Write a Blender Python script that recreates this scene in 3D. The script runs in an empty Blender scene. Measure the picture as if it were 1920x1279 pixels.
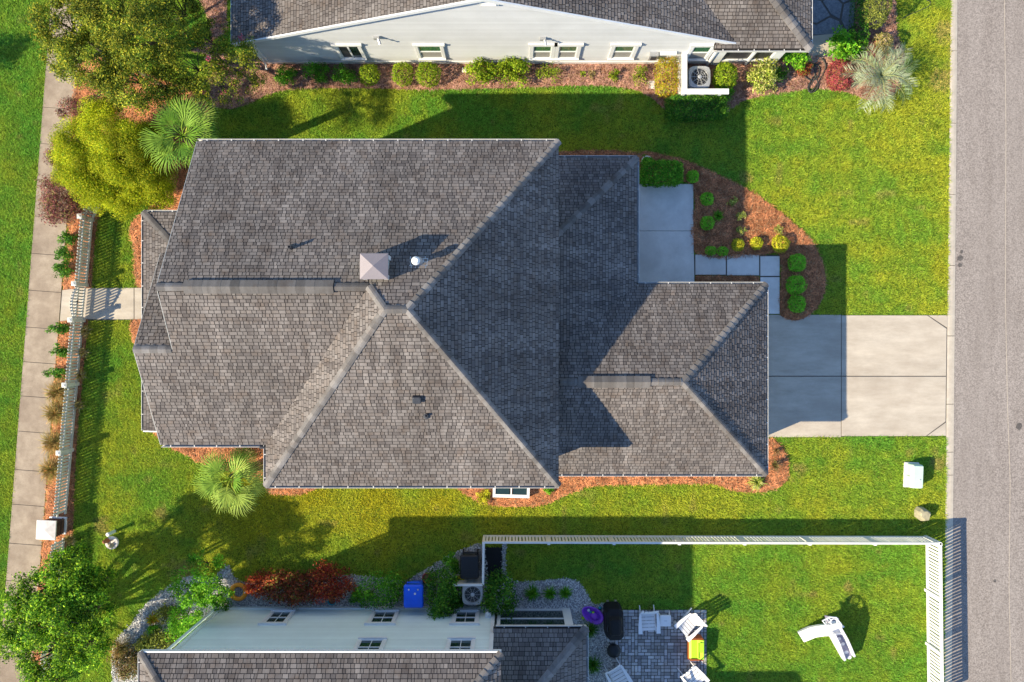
import bpy, bmesh, math, random
import numpy as np
from mathutils import Vector, Matrix
random.seed(7)
rng = np.random.default_rng(11)
R = math.radians
scene = bpy.context.scene
COL = scene.collection

# ------------------------------------------------------------------ camera
CAM_H = 30.6                       # drone height above the lawn
LENS = 28.0
S = 36.0 / LENS * CAM_H / 1920.0   # metres on the ground per photograph pixel
cam = bpy.data.cameras.new('camera')
cam.sensor_width = 36.0
cam.lens = LENS
cam.clip_start = 0.5
cam.clip_end = 400.0
cam_ob = bpy.data.objects.new('camera', cam)
cam_ob.location = (0, 0, CAM_H)
COL.objects.link(cam_ob)
scene.camera = cam_ob

# ------------------------------------------------------------------ sky and sun
SUN_EL = R(34.2)
SHADOW_DIR = R(23.0)               # shadows fall towards +X, turned 23 degrees to +Y
world = bpy.data.worlds.new('World')
scene.world = world
world.use_nodes = True
wn = world.node_tree.nodes
sky = wn.new('ShaderNodeTexSky')
sky.sky_type = 'NISHITA'
sky.sun_disc = False
sky.sun_elevation = SUN_EL
sky.sun_rotation = R(90.0) - (SHADOW_DIR + math.pi)   # measured from +Y, clockwise
sky.air_density = 1.0
sky.dust_density = 0.1
sky.ozone_density = 4.0
world.node_tree.links.new(sky.outputs[0], wn['Background'].inputs[0])
wn['Background'].inputs[1].default_value = 0.12
sun = bpy.data.lights.new('sun', 'SUN')
sun.energy = 4.2
sun.angle = R(0.55)
sun.color = (1.0, 0.86, 0.61)
sun_ob = bpy.data.objects.new('sun', sun)
ldir = Vector((math.cos(SHADOW_DIR) * math.cos(SUN_EL), math.sin(SHADOW_DIR) * math.cos(SUN_EL), -math.sin(SUN_EL)))
sun_ob.rotation_euler = ldir.to_track_quat('-Z', 'Y').to_euler()
sun_ob.location = (-30, -12, 30)
COL.objects.link(sun_ob)
scene.view_settings.view_transform = 'Standard'
scene.view_settings.look = 'None'
scene.view_settings.gamma = 1.0
scene.view_settings.exposure = 1.1
scene.render.engine = 'CYCLES'
scene.cycles.use_denoising = True
scene.cycles.max_bounces = 6
scene.cycles.diffuse_bounces = 3
scene.cycles.glossy_bounces = 2
scene.cycles.transmission_bounces = 4
scene.cycles.transparent_max_bounces = 6

# ------------------------------------------------------------------ coordinates
def G(px, py, z=0.0):
    """photograph pixel on a thing z metres up -> world"""
    k = S * (1.0 - z / CAM_H)
    return Vector(((px - 960.0) * k, (639.5 - py) * k, z))
def U(x, y, z):
    """plan coordinates in ground pixels from the point under the camera (y down) -> world"""
    return Vector((x * S, -y * S, z))
def srgb(r, g, b):
    f = lambda c: c / 12.92 if c <= 0.04045 else ((c + 0.055) / 1.055) ** 2.4
    return (f(r / 255), f(g / 255), f(b / 255))

# ------------------------------------------------------------------ materials
MATS = {}
def newmat(name):
    m = bpy.data.materials.new(name)
    m.use_nodes = True
    nt = m.node_tree
    return m, nt, nt.nodes['Principled BSDF']
def N(nt, t, **kw):
    n = nt.nodes.new(t)
    for k, v in kw.items():
        setattr(n, k, v)
    return n
def mixcol(nt, a, b, fac, mode='MIX'):
    n = nt.nodes.new('ShaderNodeMix')
    n.data_type = 'RGBA'
    n.blend_type = mode
    for sock, v in ((n.inputs[0], fac), (n.inputs[6], a), (n.inputs[7], b)):
        if isinstance(v, bpy.types.NodeSocket):
            nt.links.new(v, sock)
        elif isinstance(v, (int, float)):
            sock.default_value = v
        else:
            sock.default_value = (*v, 1.0)
    return n.outputs[2]
def noise(nt, scale, detail=4, rough=0.6, coord='Object', stretch=None):
    tc = N(nt, 'ShaderNodeNewGeometry') if coord == 'World' else N(nt, 'ShaderNodeTexCoord')
    src = tc.outputs['Position'] if coord == 'World' else tc.outputs['Object']
    if stretch:
        mp = N(nt, 'ShaderNodeMapping')
        mp.inputs['Scale'].default_value = stretch
        nt.links.new(src, mp.inputs[0])
        src = mp.outputs[0]
    n = N(nt, 'ShaderNodeTexNoise')
    n.inputs['Scale'].default_value = scale
    n.inputs['Detail'].default_value = detail
    n.inputs['Roughness'].default_value = rough
    nt.links.new(src, n.inputs['Vector'])
    return n.outputs[0]
def ramp(nt, v, p0, p1, c0=(0, 0, 0), c1=(1, 1, 1)):
    r = N(nt, 'ShaderNodeValToRGB')
    r.color_ramp.elements[0].position = p0
    r.color_ramp.elements[1].position = p1
    r.color_ramp.elements[0].color = (*c0, 1)
    r.color_ramp.elements[1].color = (*c1, 1)
    nt.links.new(v, r.inputs[0])
    return r.outputs[0]
def bump(nt, bs, h, strength=0.3, dist=0.01):
    b = N(nt, 'ShaderNodeBump')
    b.inputs['Strength'].default_value = strength
    b.inputs['Distance'].default_value = dist
    nt.links.new(h, b.inputs['Height'])
    nt.links.new(b.outputs[0], bs.inputs['Normal'])
def simple(name, col, rough=0.6, var=0.12, scale=3.0, fine=40.0, metal=0.0, spec=0.4, bmp=0.1, each=0.0):
    m, nt, bs = newmat(name)
    a = tuple(c * (1 - var) for c in col)
    b = tuple(min(1, c * (1 + var)) for c in col)
    n1 = noise(nt, scale, 5, 0.65, 'World')
    c = mixcol(nt, a, b, ramp(nt, n1, 0.3, 0.7))
    n2 = noise(nt, fine, 2, 0.5, 'World')
    c = mixcol(nt, c, tuple(x * 0.8 for x in col), ramp(nt, n2, 0.55, 0.8, (0, 0, 0), (0.5, 0.5, 0.5)))
    if each:
        oi = N(nt, 'ShaderNodeObjectInfo')
        c = mixcol(nt, c, (1 - each,) * 3, oi.outputs['Random'], 'MULTIPLY')
    nt.links.new(c, bs.inputs['Base Color'])
    bs.inputs['Roughness'].default_value = rough
    bs.inputs['Metallic'].default_value = metal
    bs.inputs['Specular IOR Level'].default_value = spec
    if bmp:
        bump(nt, bs, n2, bmp, 0.004)
    MATS[name] = m
    return m
def speckle(name, dark, mid, light, sc=60.0, big=0.7, stretch=None, big_amt=0.35, rough=0.9, stain=None, wear=0.55):
    """mineral surface: fine grains, broad wear, optional stains"""
    m, nt, bs = newmat(name)
    n1 = noise(nt, sc, 3, 0.7, 'World')
    c = mixcol(nt, dark, light, ramp(nt, n1, 0.32, 0.68))
    n2 = noise(nt, big, 6, 0.65, 'World', stretch)
    c = mixcol(nt, c, mid, ramp(nt, n2, 0.35, 0.65, (0.1,) * 3, (0.1 + big_amt,) * 3))
    n3 = noise(nt, big * 3.1, 5, 0.7, 'World', stretch)
    c = mixcol(nt, c, (0.55, 0.52, 0.5), ramp(nt, n3, 0.3, 0.75, (0.0,) * 3, (wear,) * 3), 'MULTIPLY')
    if stain:
        n4 = noise(nt, 0.45, 5, 0.6, 'World')
        c = mixcol(nt, c, stain, ramp(nt, n4, 0.46, 0.70, (0,) * 3, (0.65,) * 3))
    nt.links.new(c, bs.inputs['Base Color'])
    bs.inputs['Roughness'].default_value = rough
    bs.inputs['Specular IOR Level'].default_value = 0.2
    bump(nt, bs, n1, 0.35, 0.008)
    MATS[name] = m
    return m
def attr_mat(name, rough=0.85, translucent=0.0, spec=0.2, mottled=0.0, fine=0.0, sheen_scale=1.0):
    """colour comes from the piece's own Col attribute; fine grain and weathering on top"""
    m, nt, bs = newmat(name)
    at = N(nt, 'ShaderNodeAttribute', attribute_name='Col')
    c = at.outputs[0]
    if mottled:
        n1 = noise(nt, 0.55, 6, 0.7, 'World')
        c = mixcol(nt, c, (1.0 - mottled,) * 3, ramp(nt, n1, 0.35, 0.65), 'MULTIPLY')
        n3 = noise(nt, 2.2, 5, 0.7, 'World')
        if name == 'shingle':   # rain streaks run down whichever way the slope falls
            ge = N(nt, 'ShaderNodeNewGeometry'); sp = N(nt, 'ShaderNodeSeparateXYZ')
            nt.links.new(ge.outputs['True Normal'], sp.inputs[0])
            ab = []
            for k in (0, 1):
                m_ = N(nt, 'ShaderNodeMath', operation='ABSOLUTE'); nt.links.new(sp.outputs[k], m_.inputs[0]); ab.append(m_.outputs[0])
            gt = N(nt, 'ShaderNodeMath', operation='GREATER_THAN'); nt.links.new(ab[0], gt.inputs[0]); nt.links.new(ab[1], gt.inputs[1])
            st = mixcol(nt, noise(nt, 1.0, 5, 0.65, 'World', (2.6, 0.22, 0.22)), noise(nt, 1.0, 5, 0.65, 'World', (0.22, 2.6, 0.22)), gt.outputs[0])
            c = mixcol(nt, c, (0.78, 0.76, 0.75), ramp(nt, st, 0.42, 0.66), 'MULTIPLY')
            c = mixcol(nt, c, (1.22, 1.2, 1.18), ramp(nt, st, 0.30, 0.44, (1, 1, 1), (0, 0, 0)), 'MULTIPLY')
        c = mixcol(nt, c, (0.95, 0.8, 0.68), ramp(nt, n3, 0.52, 0.75, (0,) * 3, (0.7,) * 3), 'MULTIPLY')
    if fine:
        n2 = noise(nt, 120.0, 2, 0.6, 'World')
        c = mixcol(nt, c, (1.0 - fine,) * 3, ramp(nt, n2, 0.35, 0.65), 'MULTIPLY')
    nt.links.new(c, bs.inputs['Base Color'])
    bs.inputs['Roughness'].default_value = rough
    bs.inputs['Specular IOR Level'].default_value = spec
    if translucent:
        tr = N(nt, 'ShaderNodeBsdfTranslucent')
        nt.links.new(c, tr.inputs[0])
        mx = N(nt, 'ShaderNodeMixShader')
        mx.inputs[0].default_value = translucent
        nt.links.new(bs.outputs[0], mx.inputs[1])
        nt.links.new(tr.outputs[0], mx.inputs[2])
        nt.links.new(mx.outputs[0], nt.nodes['Material Output'].inputs[0])
    MATS[name] = m
    return m
def glass_mat(name, col, rough=0.05):
    m, nt, bs = newmat(name)
    n1 = noise(nt, 1.3, 2, 0.5, 'World')
    c = mixcol(nt, tuple(x * 0.6 for x in col), col, n1)
    nt.links.new(c, bs.inputs['Base Color'])
    bs.inputs['Roughness'].default_value = rough
    bs.inputs['Specular IOR Level'].default_value = 0.9
    MATS[name] = m
    return m

attr_mat('foliage', 0.6, 0.3, 0.12)
attr_mat('grass', 0.8, 0.32, 0.05)
attr_mat('shingle', 0.92, 0.0, 0.1, mottled=0.3, fine=0.3)
attr_mat('paver', 0.9, 0.0, 0.2, fine=0.3, mottled=0.15)
attr_mat('stones', 0.8, 0.0, 0.3, fine=0.15)
attr_mat('straw', 0.9, 0.0, 0.1)
attr_mat('bark', 0.95, 0.0, 0.1, fine=0.5)
attr_mat('brick', 0.9, 0.0, 0.2, fine=0.3)
speckle('lawn_soil', (0.05, 0.11, 0.01), (0.09, 0.17, 0.012), (0.13, 0.22, 0.015), 30.0, 0.5)
speckle('asphalt', (0.15, 0.13, 0.12), (0.285, 0.253, 0.232), (0.45, 0.40, 0.37), 19.0, 0.25, (2.5, 0.35, 1), 0.4)
speckle('concrete', (0.46, 0.41, 0.345), (0.58, 0.51, 0.42), (0.60, 0.54, 0.455), 60.0, 0.45, (0.5, 1.8, 1), 0.5, 0.9, (0.36, 0.30, 0.24), 0.7)
speckle('concrete_old', (0.33, 0.265, 0.20), (0.46, 0.375, 0.285), (0.48, 0.40, 0.315), 40.0, 0.8, None, 0.5, 0.95, (0.19, 0.14, 0.105), 0.85)
speckle('concrete_kerb', (0.56, 0.48, 0.38), (0.64, 0.56, 0.45), (0.68, 0.60, 0.49), 60.0, 1.2, None, 0.3)
speckle('concrete_pad', (0.66, 0.64, 0.61), (0.76, 0.74, 0.71), (0.80, 0.78, 0.75), 80.0, 0.6, None, 0.5, 0.9, (0.52, 0.50, 0.48), 0.45)
speckle('mulch_soil', (0.16, 0.06, 0.032), (0.34, 0.145, 0.08), (0.46, 0.21, 0.12), 22.0, 1.5)
speckle('gravel_bed', (0.2, 0.2, 0.22), (0.4, 0.4, 0.42), (0.5, 0.5, 0.52), 30.0, 1.5)
speckle('slate', (0.10, 0.115, 0.14), (0.2, 0.22, 0.25), (0.26, 0.28, 0.31), 12.0, 1.4)
simple('roof_deck', (0.028, 0.025, 0.025), 0.95)
simple('white_trim', (0.76, 0.77, 0.775), 0.45, 0.06)
simple('white_vinyl', (0.80, 0.79, 0.75), 0.4, 0.06, 2.0, each=0.1)
simple('fence_paint', (0.66, 0.66, 0.6), 0.6, 0.12, 3.0, each=0.15)
simple('gutter_white', (0.62, 0.61, 0.59), 0.35, 0.08)
simple('siding_white', (0.60, 0.62, 0.645), 0.6, 0.06, 1.0, each=0.10)
simple('siding_blue', (0.76, 0.86, 0.82), 0.6, 0.06, 1.0, each=0.09)
simple('siding_grey', (0.5, 0.5, 0.48), 0.6, 0.05, 1.0)
simple('dark_screen', (0.03, 0.032, 0.035), 0.5)
simple('blind', (0.3, 0.29, 0.27), 0.6, 0.1, 8.0)
glass_mat('glass', (0.05, 0.17, 0.08))
glass_mat('glass_dark', (0.02, 0.045, 0.04))
simple('metal_taupe', (0.27, 0.235, 0.245), 0.45, 0.06, 2.0, 30.0, 0.2)
simple('metal_grey', (0.52, 0.53, 0.55), 0.4, 0.1, 3.0, 30.0, 0.5)
simple('metal_dark', (0.04, 0.042, 0.05), 0.5, 0.2)
simple('black_plastic', (0.010, 0.011, 0.014), 0.42, 0.2)
simple('black_cloth', (0.008, 0.008, 0.01), 0.8, 0.3)
simple('blue_plastic', (0.015, 0.13, 0.88), 0.35, 0.08)
simple('white_plastic', (0.80, 0.79, 0.80), 0.4, 0.04)
simple('lavender_plastic', (0.30, 0.275, 0.36), 0.5, 0.08)
simple('purple_plastic', (0.28, 0.07, 0.62), 0.35, 0.08)
simple('lime_plastic', (0.42, 0.70, 0.03), 0.35, 0.06)
simple('orange_wood', (0.38, 0.10, 0.025), 0.6, 0.15)
simple('orange_plastic', (0.75, 0.28, 0.015), 0.4, 0.12)
simple('terracotta', (0.45, 0.10, 0.05), 0.7, 0.15)
simple('teal_plastic', (0.03, 0.30, 0.38), 0.4)
simple('mint_metal', (0.50, 0.63, 0.54), 0.75, 0.08, 2.0, spec=0.15)
simple('beige_stone', (0.33, 0.30, 0.2), 0.9, 0.25, 8.0)
simple('cap_stone', (0.70, 0.65, 0.62), 0.8, 0.15, 5.0)
simple('mortar', (0.2, 0.18, 0.16), 0.9)
simple('hose_rubber', (0.05, 0.05, 0.045), 0.5)
simple('copper', (0.30, 0.10, 0.04), 0.6)
simple('tar', (0.10, 0.09, 0.085), 0.8, 0.4, 12.0)
simple('joint_dark', (0.10, 0.09, 0.08), 0.95)

# ------------------------------------------------------------------ objects
def offset_of(o):
    v = Vector((0, 0, 0))
    while o is not None:
        v += o.location
        o = o.parent
    return v
def link_mesh(name, me, mat, parent=None):
    o = bpy.data.objects.new(name, me)
    COL.objects.link(o)
    if mat and not me.materials:
        me.materials.append(MATS[mat])
    if parent is not None:
        o.parent = parent
    return o
def tag(o, label=None, cat=None, group=None, kind=None):
    if label: o['label'] = label
    if cat: o['category'] = cat
    if group: o['group'] = group
    if kind: o['kind'] = kind
    return o
def thing(name, label, cat, loc=(0, 0, 0), rz=0.0, group=None):
    o = bpy.data.objects.new(name, None)
    o.empty_display_size = 0.1
    COL.objects.link(o)
    o.location = loc
    o.rotation_euler = (0, 0, rz)
    return tag(o, label, cat, group)

class MB:
    """collects faces; build() links them as one mesh object"""
    def __init__(s):
        s.v = []; s.f = []; s.c = []
    def poly(s, pts, col=None):
        i = len(s.v)
        s.v += [tuple(p) for p in pts]
        s.f.append(tuple(range(i, i + len(pts))))
        s.c += [col or (1, 1, 1)] * len(pts)
    def box(s, c, d, rz=0.0, col=None, M=None):
        x, y, z = (q / 2 for q in d)
        p = [Vector((a, b, e)) for e in (-z, z) for a, b in ((-x, -y), (x, -y), (x, y), (-x, y))]
        T = Matrix.Translation(c) @ Matrix.Rotation(rz, 4, 'Z')
        if M is not None: T = T @ M
        i = len(s.v)
        s.v += [tuple(T @ q) for q in p]
        s.c += [col or (1, 1, 1)] * 8
        s.f += [tuple(i + j for j in f) for f in ((3, 2, 1, 0), (4, 5, 6, 7), (0, 1, 5, 4), (1, 2, 6, 5), (2, 3, 7, 6), (3, 0, 4, 7))]
    def bbox(s, c, d, b=0.01, rz=0.0, M=None):
        """box with bevelled vertical and top edges"""
        x, y, z = (q / 2 for q in d)
        T = Matrix.Translation(c) @ Matrix.Rotation(rz, 4, 'Z')
        if M is not None: T = T @ M
        def ring(ix, zz):
            X, Y = x - ix, y - ix
            q = max(b, ix * 0.5)
            return [(-X, -Y + q, zz), (-X + q, -Y, zz), (X - q, -Y, zz), (X, -Y + q, zz), (X, Y - q, zz), (X - q, Y, zz), (-X + q, Y, zz), (-X, Y - q, zz)]
        s.rings([[T @ Vector(p) for p in r] for r in (ring(0, -z), ring(0, z - b), ring(b * 0.3, z - b * 0.3), ring(b, z))])
    def rings(s, rr, cap0=True, cap1=True, col=None):
        n = len(rr[0])
        i = len(s.v)
        for r in rr:
            s.v += [tuple(p) for p in r]
            s.c += [col or (1, 1, 1)] * n
        for k in range(len(rr) - 1):
            for j in range(n):
                a = i + k * n + j; b = i + k * n + (j + 1) % n
                s.f.append((a, b, b + n, a + n))
        if cap0: s.f.append(tuple(i + j for j in reversed(range(n))))
        if cap1: s.f.append(tuple(i + (len(rr) - 1) * n + j for j in range(n)))
    def tube(s, pts, r, n=6, col=None, caps=True):
        pts = [Vector(p) for p in pts]
        rr = []
        for k, p in enumerate(pts):
            d = (pts[min(k + 1, len(pts) - 1)] - pts[max(k - 1, 0)]).normalized()
            a = d.orthogonal().normalized() if abs(d.z) < 0.95 else d.cross(Vector((0, 1, 0))).normalized()
            if abs(d.z) < 0.95:
                a = d.cross(Vector((0, 0, 1))).normalized()
            b = a.cross(d).normalized()
            q = r[k] if isinstance(r, (list, tuple)) else r
            rr.append([p + (a * math.cos(t) + b * math.sin(t)) * q for t in (2 * math.pi * j / n for j in range(n))])
        s.rings(rr, caps, caps, col)
    def lathe(s, c, prof, n=20, col=None, cap=True, sx=1.0, sy=1.0):
        c = Vector(c)
        s.rings([[c + Vector((r * sx * math.cos(t), r * sy * math.sin(t), z)) for t in (2 * math.pi * j / n for j in range(n))] for r, z in prof], cap, cap, col)
    def prism(s, pts, z0, z1, col=None):
        s.rings([[Vector((p[0], p[1], z0)) for p in pts], [Vector((p[0], p[1], z1)) for p in pts]], True, True, col)
    def build(s, name, mat, parent=None, local=False, smooth=False, attr=False):
        off = Vector((0, 0, 0)) if (local or parent is None) else offset_of(parent)
        me = bpy.data.meshes.new(name)
        if off.length:
            vv = [(x - off.x, y - off.y, z - off.z) for x, y, z in s.v]
        else:
            vv = s.v
        me.from_pydata(vv, [], s.f)
        if attr:
            a = me.color_attributes.new('Col', 'FLOAT_COLOR', 'POINT')
            a.data.foreach_set('color', np.hstack([np.array(s.c, dtype=np.float32), np.ones((len(s.c), 1), np.float32)]).ravel())
        if smooth:
            me.shade_smooth()
        me.update()
        return link_mesh(name, me, mat, parent)
def np_mesh(name, verts, faces, cols, mat, parent=None, smooth=False):
    """many alike faces at once: verts (n,3), faces (m,k), cols (n,3)"""
    if parent is not None:
        verts = verts - np.array(offset_of(parent))
    me = bpy.data.meshes.new(name)
    n, (m, k) = len(verts), faces.shape
    me.vertices.add(n)
    me.vertices.foreach_set('co', np.ascontiguousarray(verts, dtype=np.float32).ravel())
    me.loops.add(m * k)
    me.loops.foreach_set('vertex_index', np.ascontiguousarray(faces, dtype=np.int32).ravel())
    me.polygons.add(m)
    me.polygons.foreach_set('loop_start', np.arange(0, m * k, k, dtype=np.int32))
    me.update(calc_edges=True)
    a = me.color_attributes.new('Col', 'FLOAT_COLOR', 'POINT')
    a.data.foreach_set('color', np.hstack([cols, np.ones((n, 1))]).astype(np.float32).ravel())
    me.validate()
    return link_mesh(name, me, mat, parent)
def inside(poly, x, y):
    """vectorised point in polygon"""
    r = np.zeros(len(x), bool)
    n = len(poly)
    for i in range(n):
        x0, y0 = poly[i]; x1, y1 = poly[(i + 1) % n]
        if y0 == y1: continue
        c = ((y0 > y) != (y1 > y)) & (x < (x1 - x0) * (y - y0) / (y1 - y0) + x0)
        r ^= c
    return r
def vnoise(x, y, cell, seed):
    """smooth value noise 0..1 on world coordinates"""
    g = np.random.default_rng(seed).random((128, 128))
    u, v = x / cell + 40.37, y / cell + 40.71
    i, j = np.floor(u).astype(int), np.floor(v).astype(int)
    a, b = u - i, v - j
    a, b = a * a * (3 - 2 * a), b * b * (3 - 2 * b)
    i0, j0, i1, j1 = i % 128, j % 128, (i + 1) % 128, (j + 1) % 128
    return (g[i0, j0] * (1 - a) * (1 - b) + g[i1, j0] * a * (1 - b) + g[i0, j1] * (1 - a) * b + g[i1, j1] * a * b)
def smooth_px(pts, n=4):
    """closed polygon in pixels, corners rounded by a Catmull-Rom spline"""
    out = []
    m = len(pts)
    for i in range(m):
        p0, p1, p2, p3 = (np.array(pts[(i + d) % m], float) for d in (-1, 0, 1, 2))
        for t in np.arange(n) / n:
            out.append(tuple(0.5 * (2 * p1 + (p2 - p0) * t + (2 * p0 - 5 * p1 + 4 * p2 - p3) * t * t + (3 * p1 - p0 - 3 * p2 + p3) * t ** 3)))
    return out
def sheet(name, polys, z, mat, skirt=0.05, kind='structure', jag=0.0):
    """ground sheet(s) from pixel polygons at height z with a small edge"""
    bm = bmesh.new()
    for pl in polys:
        q = [G(*p) for p in pl]
        vs = [bm.verts.new((p.x, p.y, z)) for p in q]
        f = bm.faces.new(vs)
        lo = [bm.verts.new((p.x, p.y, z - skirt)) for p in q]
        for i in range(len(q)):
            j = (i + 1) % len(q)
            bm.faces.new((vs[i], vs[j], lo[j], lo[i]))
    bmesh.ops.recalc_face_normals(bm, faces=bm.faces)
    bmesh.ops.triangulate(bm, faces=bm.faces)
    me = bpy.data.meshes.new(name)
    bm.to_mesh(me); bm.free()
    o = link_mesh(name, me, mat)
    return tag(o, kind=kind)
# ================================================================== the setting: ground, road, pavements, beds
mb = MB()
XL = 100.0
def kerb_x(py): return 1783.5 - 10.5 * py / 1010.0        # back of the kerb
def road_x(py): return 1796.0 - 8.5 * py / 1010.0         # gutter edge
yt, yb = 639.5 - XL / S, 639.5 + XL / S
a, b = G(kerb_x(yt), yt), G(kerb_x(yb), yb)
mb.poly([(-XL, -XL, 0), (b.x, -XL, 0), (a.x, XL, 0), (-XL, XL, 0)])
lawn = tag(mb.build('lawn', 'lawn_soil'), kind='structure')
a, b = G(road_x(yt), yt), G(road_x(yb), yb)
mb = MB()
mb.poly([(b.x - 0.02, -XL, -0.034), (XL, -XL, -0.034), (XL, XL, -0.034), (a.x - 0.02, XL, -0.034)])
road = tag(mb.build('road', 'asphalt'), kind='structure')
# oil spots and a sealed crack on the road
mb = MB()
def blot(cx, cy, r, z, n=14, sx=1.0):
    c = G(cx, cy)
    mb.poly([(c.x + sx * r * (0.7 + 0.5 * random.random()) * math.cos(t), c.y + r * (0.7 + 0.5 * random.random()) * math.sin(t), z) for t in (2 * math.pi * j / n for j in range(n))])
for cx, cy, r in ((1801, 484, 0.13), (1801, 497, 0.09), (1804, 472, 0.07), (1866, 1090, 0.06), (1911, 800, 0.14)):
    blot(cx, cy, r, -0.030)
mb.build('oil_stain', 'tar', road)
mb = MB()
pts = [(1884, -20), (1887, 240), (1886, 560), (1890, 760), (1895, 900), (1893, 1100), (1897, 1300)]
for (x0, y0), (x1, y1) in zip(pts, pts[1:]):
    p, q = G(x0, y0), G(x1, y1)
    mb.poly([(p.x - 0.007, p.y, -0.030), (q.x - 0.007, q.y, -0.030), (q.x + 0.007, q.y, -0.030), (p.x + 0.007, p.y, -0.030)])
mb.build('road_seam', 'concrete_kerb', road)
# kerb with gutter, one piece per joint
kerb = tag(bpy.data.objects.new('kerb', None), kind='structure'); COL.objects.link(kerb)
joints = [-220, -40, 95, 231, 365, 498, 630, 758, 848, 891, 1020, 1150, 1280, 1420]
for y0, y1 in zip(joints, joints[1:]):
    mb = MB()
    rr = []
    for yy in (y0 + 0.5, y1 - 0.5):
        drive = 590 < (y0 + y1) / 2 < 822
        top = 0.008 if drive else 0.012
        p, q = G(kerb_x(yy), yy), G(road_x(yy), yy)
        w = q.x - p.x
        rr.append([Vector((p.x - 0.02, p.y, -0.2)), Vector((p.x - 0.02, p.y, top)), Vector((p.x + w * 0.2, p.y, top)), Vector((p.x + w * 0.6, p.y, top - 0.014)), Vector((q.x, p.y, -0.026)), Vector((q.x, p.y, -0.2))])
    mb.rings(rr)
    mb.build('kerb_segment', 'concrete_kerb', kerb)

def slab(parent, pts, z, mat, gap=0.6, thick=0.09, bev=0.008):
    """one paving slab from pixel corners, its joints left open"""
    c = (sum(p[0] for p in pts) / len(pts), sum(p[1] for p in pts) / len(pts))
    def shr(d):
        out = []
        for x, y in pts:
            l = math.hypot(x - c[0], y - c[1])
            sx = 1 if x > c[0] else -1; sy = 1 if y > c[1] else -1
            out.append((x - sx * min(d, abs(x - c[0])), y - sy * min(d, abs(y - c[1]))))
        return out
    mb = MB()
    zz = z + random.uniform(-0.003, 0.003)
    mb.rings([[Vector((*G(*p).xy, zz - thick)) for p in shr(gap * 0.5)], [Vector((*G(*p).xy, zz - bev)) for p in shr(gap * 0.5)], [Vector((*G(*p).xy, zz)) for p in shr(gap * 0.5 + bev / S)]])
    return mb.build('slab', mat, parent)
def structure_root(name):
    o = bpy.data.objects.new(name, None)
    COL.objects.link(o)
    return tag(o, kind='structure')

# public sidewalk on the west side
sidewalk = structure_root('sidewalk')
def sw_x(py): return 69.0 - 0.0775 * (py - 350)
ys = [-190, -140, -71, -3, 65, 133, 201, 269, 337, 405, 475, 544, 613, 678, 742, 808, 880, 945, 1018, 1088, 1158, 1228, 1298, 1368]
for y0, y1 in zip(ys, ys[1:]):
    slab(sidewalk, [(sw_x(y0), y0), (sw_x(y0) + 62, y0 + 4.5), (sw_x(y1) + 62, y1 + 4.5), (sw_x(y1), y1)], 0.03, 'concrete_old', 0.75)
garden_walk = structure_root('garden_walkway')
slab(garden_walk, [(sw_x(541) + 63, 544), (148, 540), (146, 599), (sw_x(600) + 63, 603)], 0.034, 'concrete', 0.6)
slab(garden_walk, [(148.5, 540), (252, 539.5), (252, 599), (146.5, 599)], 0.034, 'concrete', 0.6)
slab(garden_walk, [(252.6, 539.5), (300, 539.5), (300, 599), (252.6, 599)], 0.036, 'concrete', 0.6)
driveway = structure_root('driveway')
for pts in ([(1350, 590), (1577, 590), (1577, 705), (1350, 705)], [(1350, 706), (1577, 706), (1577, 820), (1350, 820)],
            [(1577.5, 591), (1738.6, 591), (1775, 616), (1774, 705), (1577.5, 705)], [(1577.5, 706), (1774, 706), (1773, 790.6), (1736, 818), (1577.5, 818)]):
    slab(driveway, pts, 0.02, 'concrete', 0.7)
slab(driveway, [(1740, 591), (1777, 591), (1776, 614.5)], 0.02, 'concrete', 0.4)
slab(driveway, [(1773.5, 792), (1773.5, 817), (1738, 817.5)], 0.02, 'concrete', 0.4)
front_walk = structure_root('front_walkway')
slab(front_walk, [(1140, 345), (1300, 345), (1300, 433), (1140, 433)], 0.03, 'concrete_pad', 0.3)
slab(front_walk, [(1140, 433.4), (1300, 433.4), (1302, 531), (1140, 531)], 0.03, 'concrete_pad', 0.3)
for pts in ([(1303, 477), (1361, 477), (1361, 516), (1303, 516)], [(1362.2, 477), (1423.5, 477), (1423.5, 517), (1362.2, 517)], [(1424.7, 480), (1462, 480), (1462, 518), (1424.7, 518)],
            [(1424.7, 519.2), (1462, 519.2), (1462, 589), (1424.7, 589)]):
    slab(front_walk, pts, 0.032, 'concrete_pad', 1.2)
# stepping slabs of the patio in the north east corner
nw_patio = structure_root('stone_patio')
for pts in ([(1515, -50), (1552, -50), (1560, -12), (1540, 0), (1515, -6)], [(1554, -50), (1606, -50), (1604, -4), (1580, 6), (1562, -12)], [(1515, -4), (1539, 2), (1556, 30), (1530, 44), (1515, 40)],
            [(1542, 2), (1562, -8), (1579, 8), (1574, 36), (1558, 28)], [(1582, 8), (1604, -2), (1600, 50), (1586, 58), (1577, 38)], [(1515, 43), (1530, 47), (1556, 33), (1573, 40), (1582, 58), (1560, 66), (1515, 66)]):
    slab(nw_patio, pts, 0.03, 'slate', 1.0)
slab(nw_patio, [(1515, 68), (1580, 62), (1575, 108), (1540, 116), (1515, 118)], 0.03, 'concrete', 0.5)

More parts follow.
